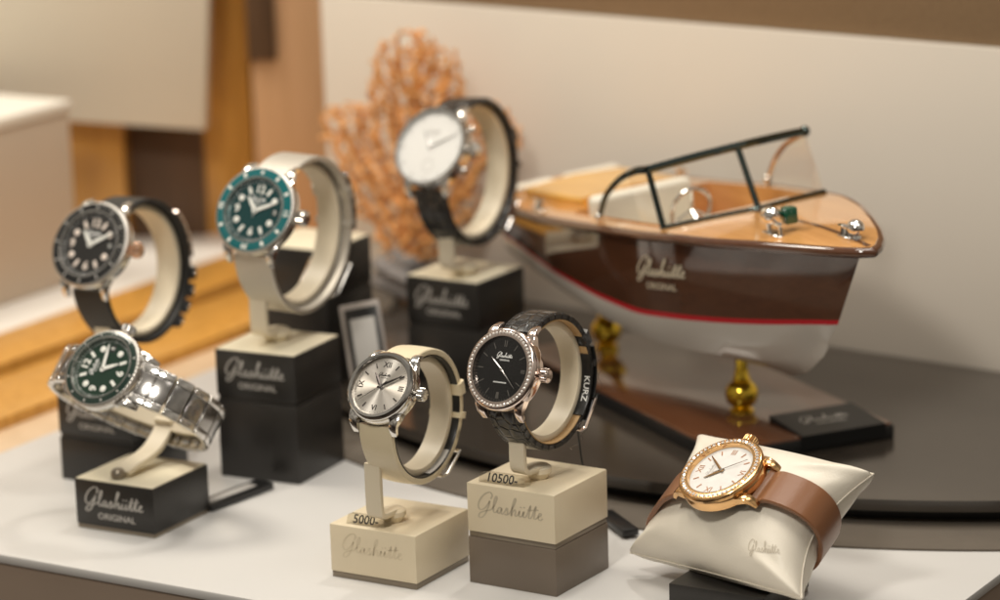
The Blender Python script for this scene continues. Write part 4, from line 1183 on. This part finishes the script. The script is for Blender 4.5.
# stand: board, nameplate, brass posts
def local_box(name, x0, x1, y0, y1, z0, z1, m, bev, parent): 
    bm = bmesh.new(); box(bm, x0, x1, y0, y1, z0, z1, bev, 2); return new(name, bm, m, parent)
bst = thing('boat_stand', 'polished brown board with black nameplate end under the model boat', 'stand', (132, 1679.8, ZP+.1), srot)
local_box('board', -190, 61, -47, 59, 2, 9, M['boardwood'], .8, bst)
local_box('board_edge', -191, 62, -48, 60, 0, 7.5, M['plasticblack'], .5, bst)
bm = bmesh.new(); prism(bm, [(27, 2), (63, 2), (63, 9.6), (60, 10), (27, 12.6)], 2, 54, .0)
bm.transform(Matrix(((1, 0, 0, 0), (0, 0, 1, 0), (0, 1, 0, 0), (0, 0, 0, 1)))); npl = new('nameplate', bm, M['nameplate'], bst)
bm = bmesh.new(); sl = math.atan2(2.6, 33)
mt = Matrix(((0, 1, 0, 0), (1, 0, 0, 0), (0, 0, 1, 0), (0, 0, 0, 1)))
mt = Matrix.Translation((43.5, 27, 11.35)) @ Matrix.Rotation(sl, 4, 'Y') @ Matrix(((0, -1, 0, 0), (1, 0, 0, 0), (0, 0, 1, 0), (0, 0, 0, 1)))
logo(bm, 0, 1, 30, mt, True, .34, .15); new('lettering', bm, M['silverprint'], npl)
for s in (0, -166):
    bm = bmesh.new(); zt = 58 if s == 0 else 65
    b2 = bmesh.new(); lathe(b2, [(0, 8.9-0), (7, 9), (7, 10), (4.5, 11), (8.2, 14.5), (9.3, 18.5), (9.0, 22), (6.8, 25), (4.6, 26.5), (5.2, 27.5), (4.2, 29), (3.4, 34), (3.6, zt-ZP-1), (0, zt-ZP)], 40)
    b2.transform(Matrix.Translation((s, 0, 0))); join(bm, b2); new('brass_post', bm, M['brass'], bst)

# ------------------------------------------------------------------ coral
def wpt(px, py):   # picture-independent sketch units -> mm on a plane 38 mm in front of the backdrop
    return ((px-400)*.80, (270-py)*.655)
CO = Vector((-62, 2005, 0)); cw = Vector((.794, -.608, 0)).normalized(); cn = Vector((-.608, -.794, 0))
crot = Matrix((cw, -cn, Vector((0, 0, 1)))).transposed()
coral = thing('fan_coral', 'orange brown branching fan coral on a pale stone foot behind the white dial watch', 'coral', (CO.x, CO.y, ZP), crot)
LOB = [(420, 92, 50, 62), (372, 172, 44, 62), (425, 180, 55, 85), (497, 132, 26, 36), (402, 235, 28, 36), (350, 142, 32, 30), (334, 128, 14, 14)]
att = []
while len(att) < 2600:
    px, py = random.uniform(312, 530), random.uniform(25, 275)
    d = max(1-((px-cx)/rx)**2-((py-cy)/ry)**2 for cx, cy, rx, ry in LOB)
    if d > random.uniform(0, .12):
        x, z = wpt(px, py); att.append(Vector((x, random.uniform(-11, 11)*min(1, d*2+.3), z+24)))
nodes = [Vector((2, 0, 24)), Vector((2, 0, 30))]; par = [0, 0]
alive = list(range(len(att))); step = 3.0
for it in range(150):
    kd = kdtree.KDTree(len(nodes))
    for i, q in enumerate(nodes): kd.insert(q, i)
    kd.balance(); pull = {}; nxt = []
    for ai in alive:
        co, idx, dist = kd.find(att[ai])
        if dist < 3.4: continue
        nxt.append(ai); pull.setdefault(idx, Vector()); pull[idx] += (att[ai]-co).normalized()
    alive = nxt
    if not pull or len(nodes) > 5000: break
    for idx, d in pull.items():
        if d.length > 1e-6:
            q = nodes[idx]+(d.normalized()+Vector((random.uniform(-.3, .3), random.uniform(-.3, .3), random.uniform(-.3, .3)))).normalized()*step
            nodes.append(q); par.append(idx)
kids = [0]*len(nodes); wgt = [1.]*len(nodes)
for i in range(len(nodes)-1, 1, -1): kids[par[i]] += 1; wgt[par[i]] += wgt[i]
rad = [min(3.6, .72*(w_**.26)) for w_ in wgt]
bm = bmesh.new()
for i in range(1, len(nodes)): tube(bm, [nodes[par[i]], nodes[i]], [rad[par[i]] if par[i] else rad[i], rad[i]], 5)
tube(bm, [(3, 0, 0), (3, 0, 12), (2, 0, 25)], [5.5, 4.8, 4], 8)
new('branches', bm, M['coral'], coral)
bm = bmesh.new()
for i in range(2, len(nodes)):
    k = 3 if kids[i] == 0 else 1
    for _ in range(k):
        if random.random() < .34:
            r_ = random.uniform(.7, 1.9); d = Vector((random.uniform(-1, 1), random.uniform(-1, 1), random.uniform(-1, 1))).normalized()
            ball(bm, nodes[i]+d*(rad[i]+.5), r_, 1, (1, 1, random.uniform(.8, 1.3)))
new('polyps', bm, M['coraltip'], coral)
bm = bmesh.new(); bmesh.ops.create_icosphere(bm, subdivisions=4, radius=1)
for v in bm.verts:
    k = 1+.16*math.sin(5*v.co.x+2)*math.sin(4*v.co.y+1)+.12*math.sin(9*v.co.z+3*v.co.x)
    v.co = Vector((v.co.x*20*k, v.co.y*15*k, max(-.99, v.co.z)*17*k+16.8))
    if v.co.z < .1: v.co.z = .1
new('stone_foot', bm, M['rock'], coral)

# ------------------------------------------------------------------ framed card
cf = thing('card_holder', 'tilted white card in a pale frame with black border behind the silver dial watch', 'card holder', (-72, 1722, ZP), rotz(R_(-20)) @ Matrix.Rotation(R_(-14), 3, 'X') @ Matrix.Rotation(R_(-13), 3, 'Y'))
bm = bmesh.new(); box(bm, -12.5, 12, 0, 3, 3.5, 66, .8); new('frame', bm, M['cardframe'], cf)
bm = bmesh.new(); box(bm, -9.5, 11, -.6, -.02, 6, 63, .2); new('black_border', bm, M['plasticblack'], cf)
bm = bmesh.new(); box(bm, -6.5, 8.5, -1.0, -.62, 10, 57, .1); new('white_card', bm, M['card'], cf)
# ------------------------------------------------------------------ camera
cam = bpy.data.cameras.new('camera'); co = bpy.data.objects.new('camera', cam); COL.objects.link(co)
Rr = Vector((.99952985, -.00723482, -.02979491)); Uu = Vector((.03066071, .23585295, .97130495)); Ff = Vector((0, .97176183, -.23596388))
mw = Matrix((Rr, Uu, -Ff)).transposed().to_4x4(); mw.translation = W(0, 0, 499.34); co.matrix_world = mw
cam.sensor_width = 36; cam.lens = 113.43; cam.clip_start = .01; cam.clip_end = 50
cam.dof.use_dof = True; cam.dof.focus_distance = 1.50; cam.dof.aperture_fstop = 5.8
SC.camera = co

# ------------------------------------------------------------------ light
w = bpy.data.worlds.new('World'); SC.world = w; w.use_nodes = True
nt = w.node_tree; N = nt.nodes; L = nt.links; bg = N['Background']
tc = N.new('ShaderNodeTexCoord'); sp = N.new('ShaderNodeSeparateXYZ'); L.new(tc.outputs['Generated'], sp.inputs[0])
rp = N.new('ShaderNodeValToRGB'); e = rp.color_ramp.elements
e[0].position = 0; e[0].color = (.05, .035, .025, 1); e[1].position = 1; e[1].color = (.50, .46, .40, 1)
for p, c in ((.42, (.09, .07, .055, 1)), (.55, (.30, .26, .21, 1)), (.75, (.42, .38, .32, 1))):
    q = e.new(p); q.color = c
mr = N.new('ShaderNodeMapRange'); mr.inputs['From Min'].default_value = -1; L.new(sp.outputs['Z'], mr.inputs['Value'])
# noise added to the surrounding glow for contrast in metal reflections
nz = N.new('ShaderNodeTexNoise'); nz.inputs['Scale'].default_value = 2.2; nz.inputs['Detail'].default_value = 2
L.new(tc.outputs['Generated'], nz.inputs['Vector'])
mp = N.new('ShaderNodeMapRange'); mp.inputs['From Min'].default_value = .38; mp.inputs['From Max'].default_value = .62; mp.inputs['To Min'].default_value = .35; mp.inputs['To Max'].default_value = 1.35
L.new(nz.outputs['Fac'], mp.inputs['Value'])
mx = N.new('ShaderNodeMix'); mx.data_type = 'RGBA'; mx.blend_type = 'MULTIPLY'; mx.inputs['Factor'].default_value = 1
L.new(mr.outputs['Result'], rp.inputs['Fac']); L.new(rp.outputs['Color'], mx.inputs['A']); L.new(mp.outputs['Result'], mx.inputs['B'])
L.new(mx.outputs['Result'], bg.inputs['Color']); bg.inputs['Strength'].default_value = .98

def lamp(name, pos, at, size, power, col, sy=None):
    l = bpy.data.lights.new(name, 'AREA'); l.shape = 'RECTANGLE'; l.size = size; l.size_y = sy or size; l.energy = power; l.color = col
    o = bpy.data.objects.new(name, l); COL.objects.link(o); o.location = W(*pos)
    d = (W(*at)-W(*pos)); o.rotation_euler = d.to_track_quat('-Z', 'Y').to_euler(); return o
warm = (1, .95, .86)
lamp('ceiling_spot', (-330, 720, 930), (-30, 1550, 40), .15, 7.2, warm)
lamp('ceiling_spot', (260, 2050, 1350), (-20, 1560, 0), .11, 6.0, (1, .95, .86))
lamp('area_fill', (500, 900, 1500), (60, 1700, 50), .7, 4.6, (1, .94, .85), .4)  # broad unseen lamp added for fill and reflections
lamp('area_fill', (-700, 1900, 1300), (-300, 2200, 50), .4, 14, (1, .92, .79))  # unseen lamp added to brighten the left background
lamp('backdrop_fill', (-100, 1450, 1500), (120, 1960, 140), .5, 9, (1, .93, .84))  # unseen lamp added to brighten the backdrop
SC.view_settings.view_transform = 'Standard'; SC.view_settings.look = 'None'; SC.view_settings.exposure = -.40; SC.view_settings.gamma = 1
SC.render.engine = 'CYCLES'
cy = SC.cycles
cy.use_denoising = True
try: cy.denoiser = 'OPENIMAGEDENOISE'
except Exception: pass
cy.max_bounces = 8; cy.transparent_max_bounces = 16; cy.caustics_reflective = False; cy.caustics_refractive = False; cy.sample_clamp_indirect = 6
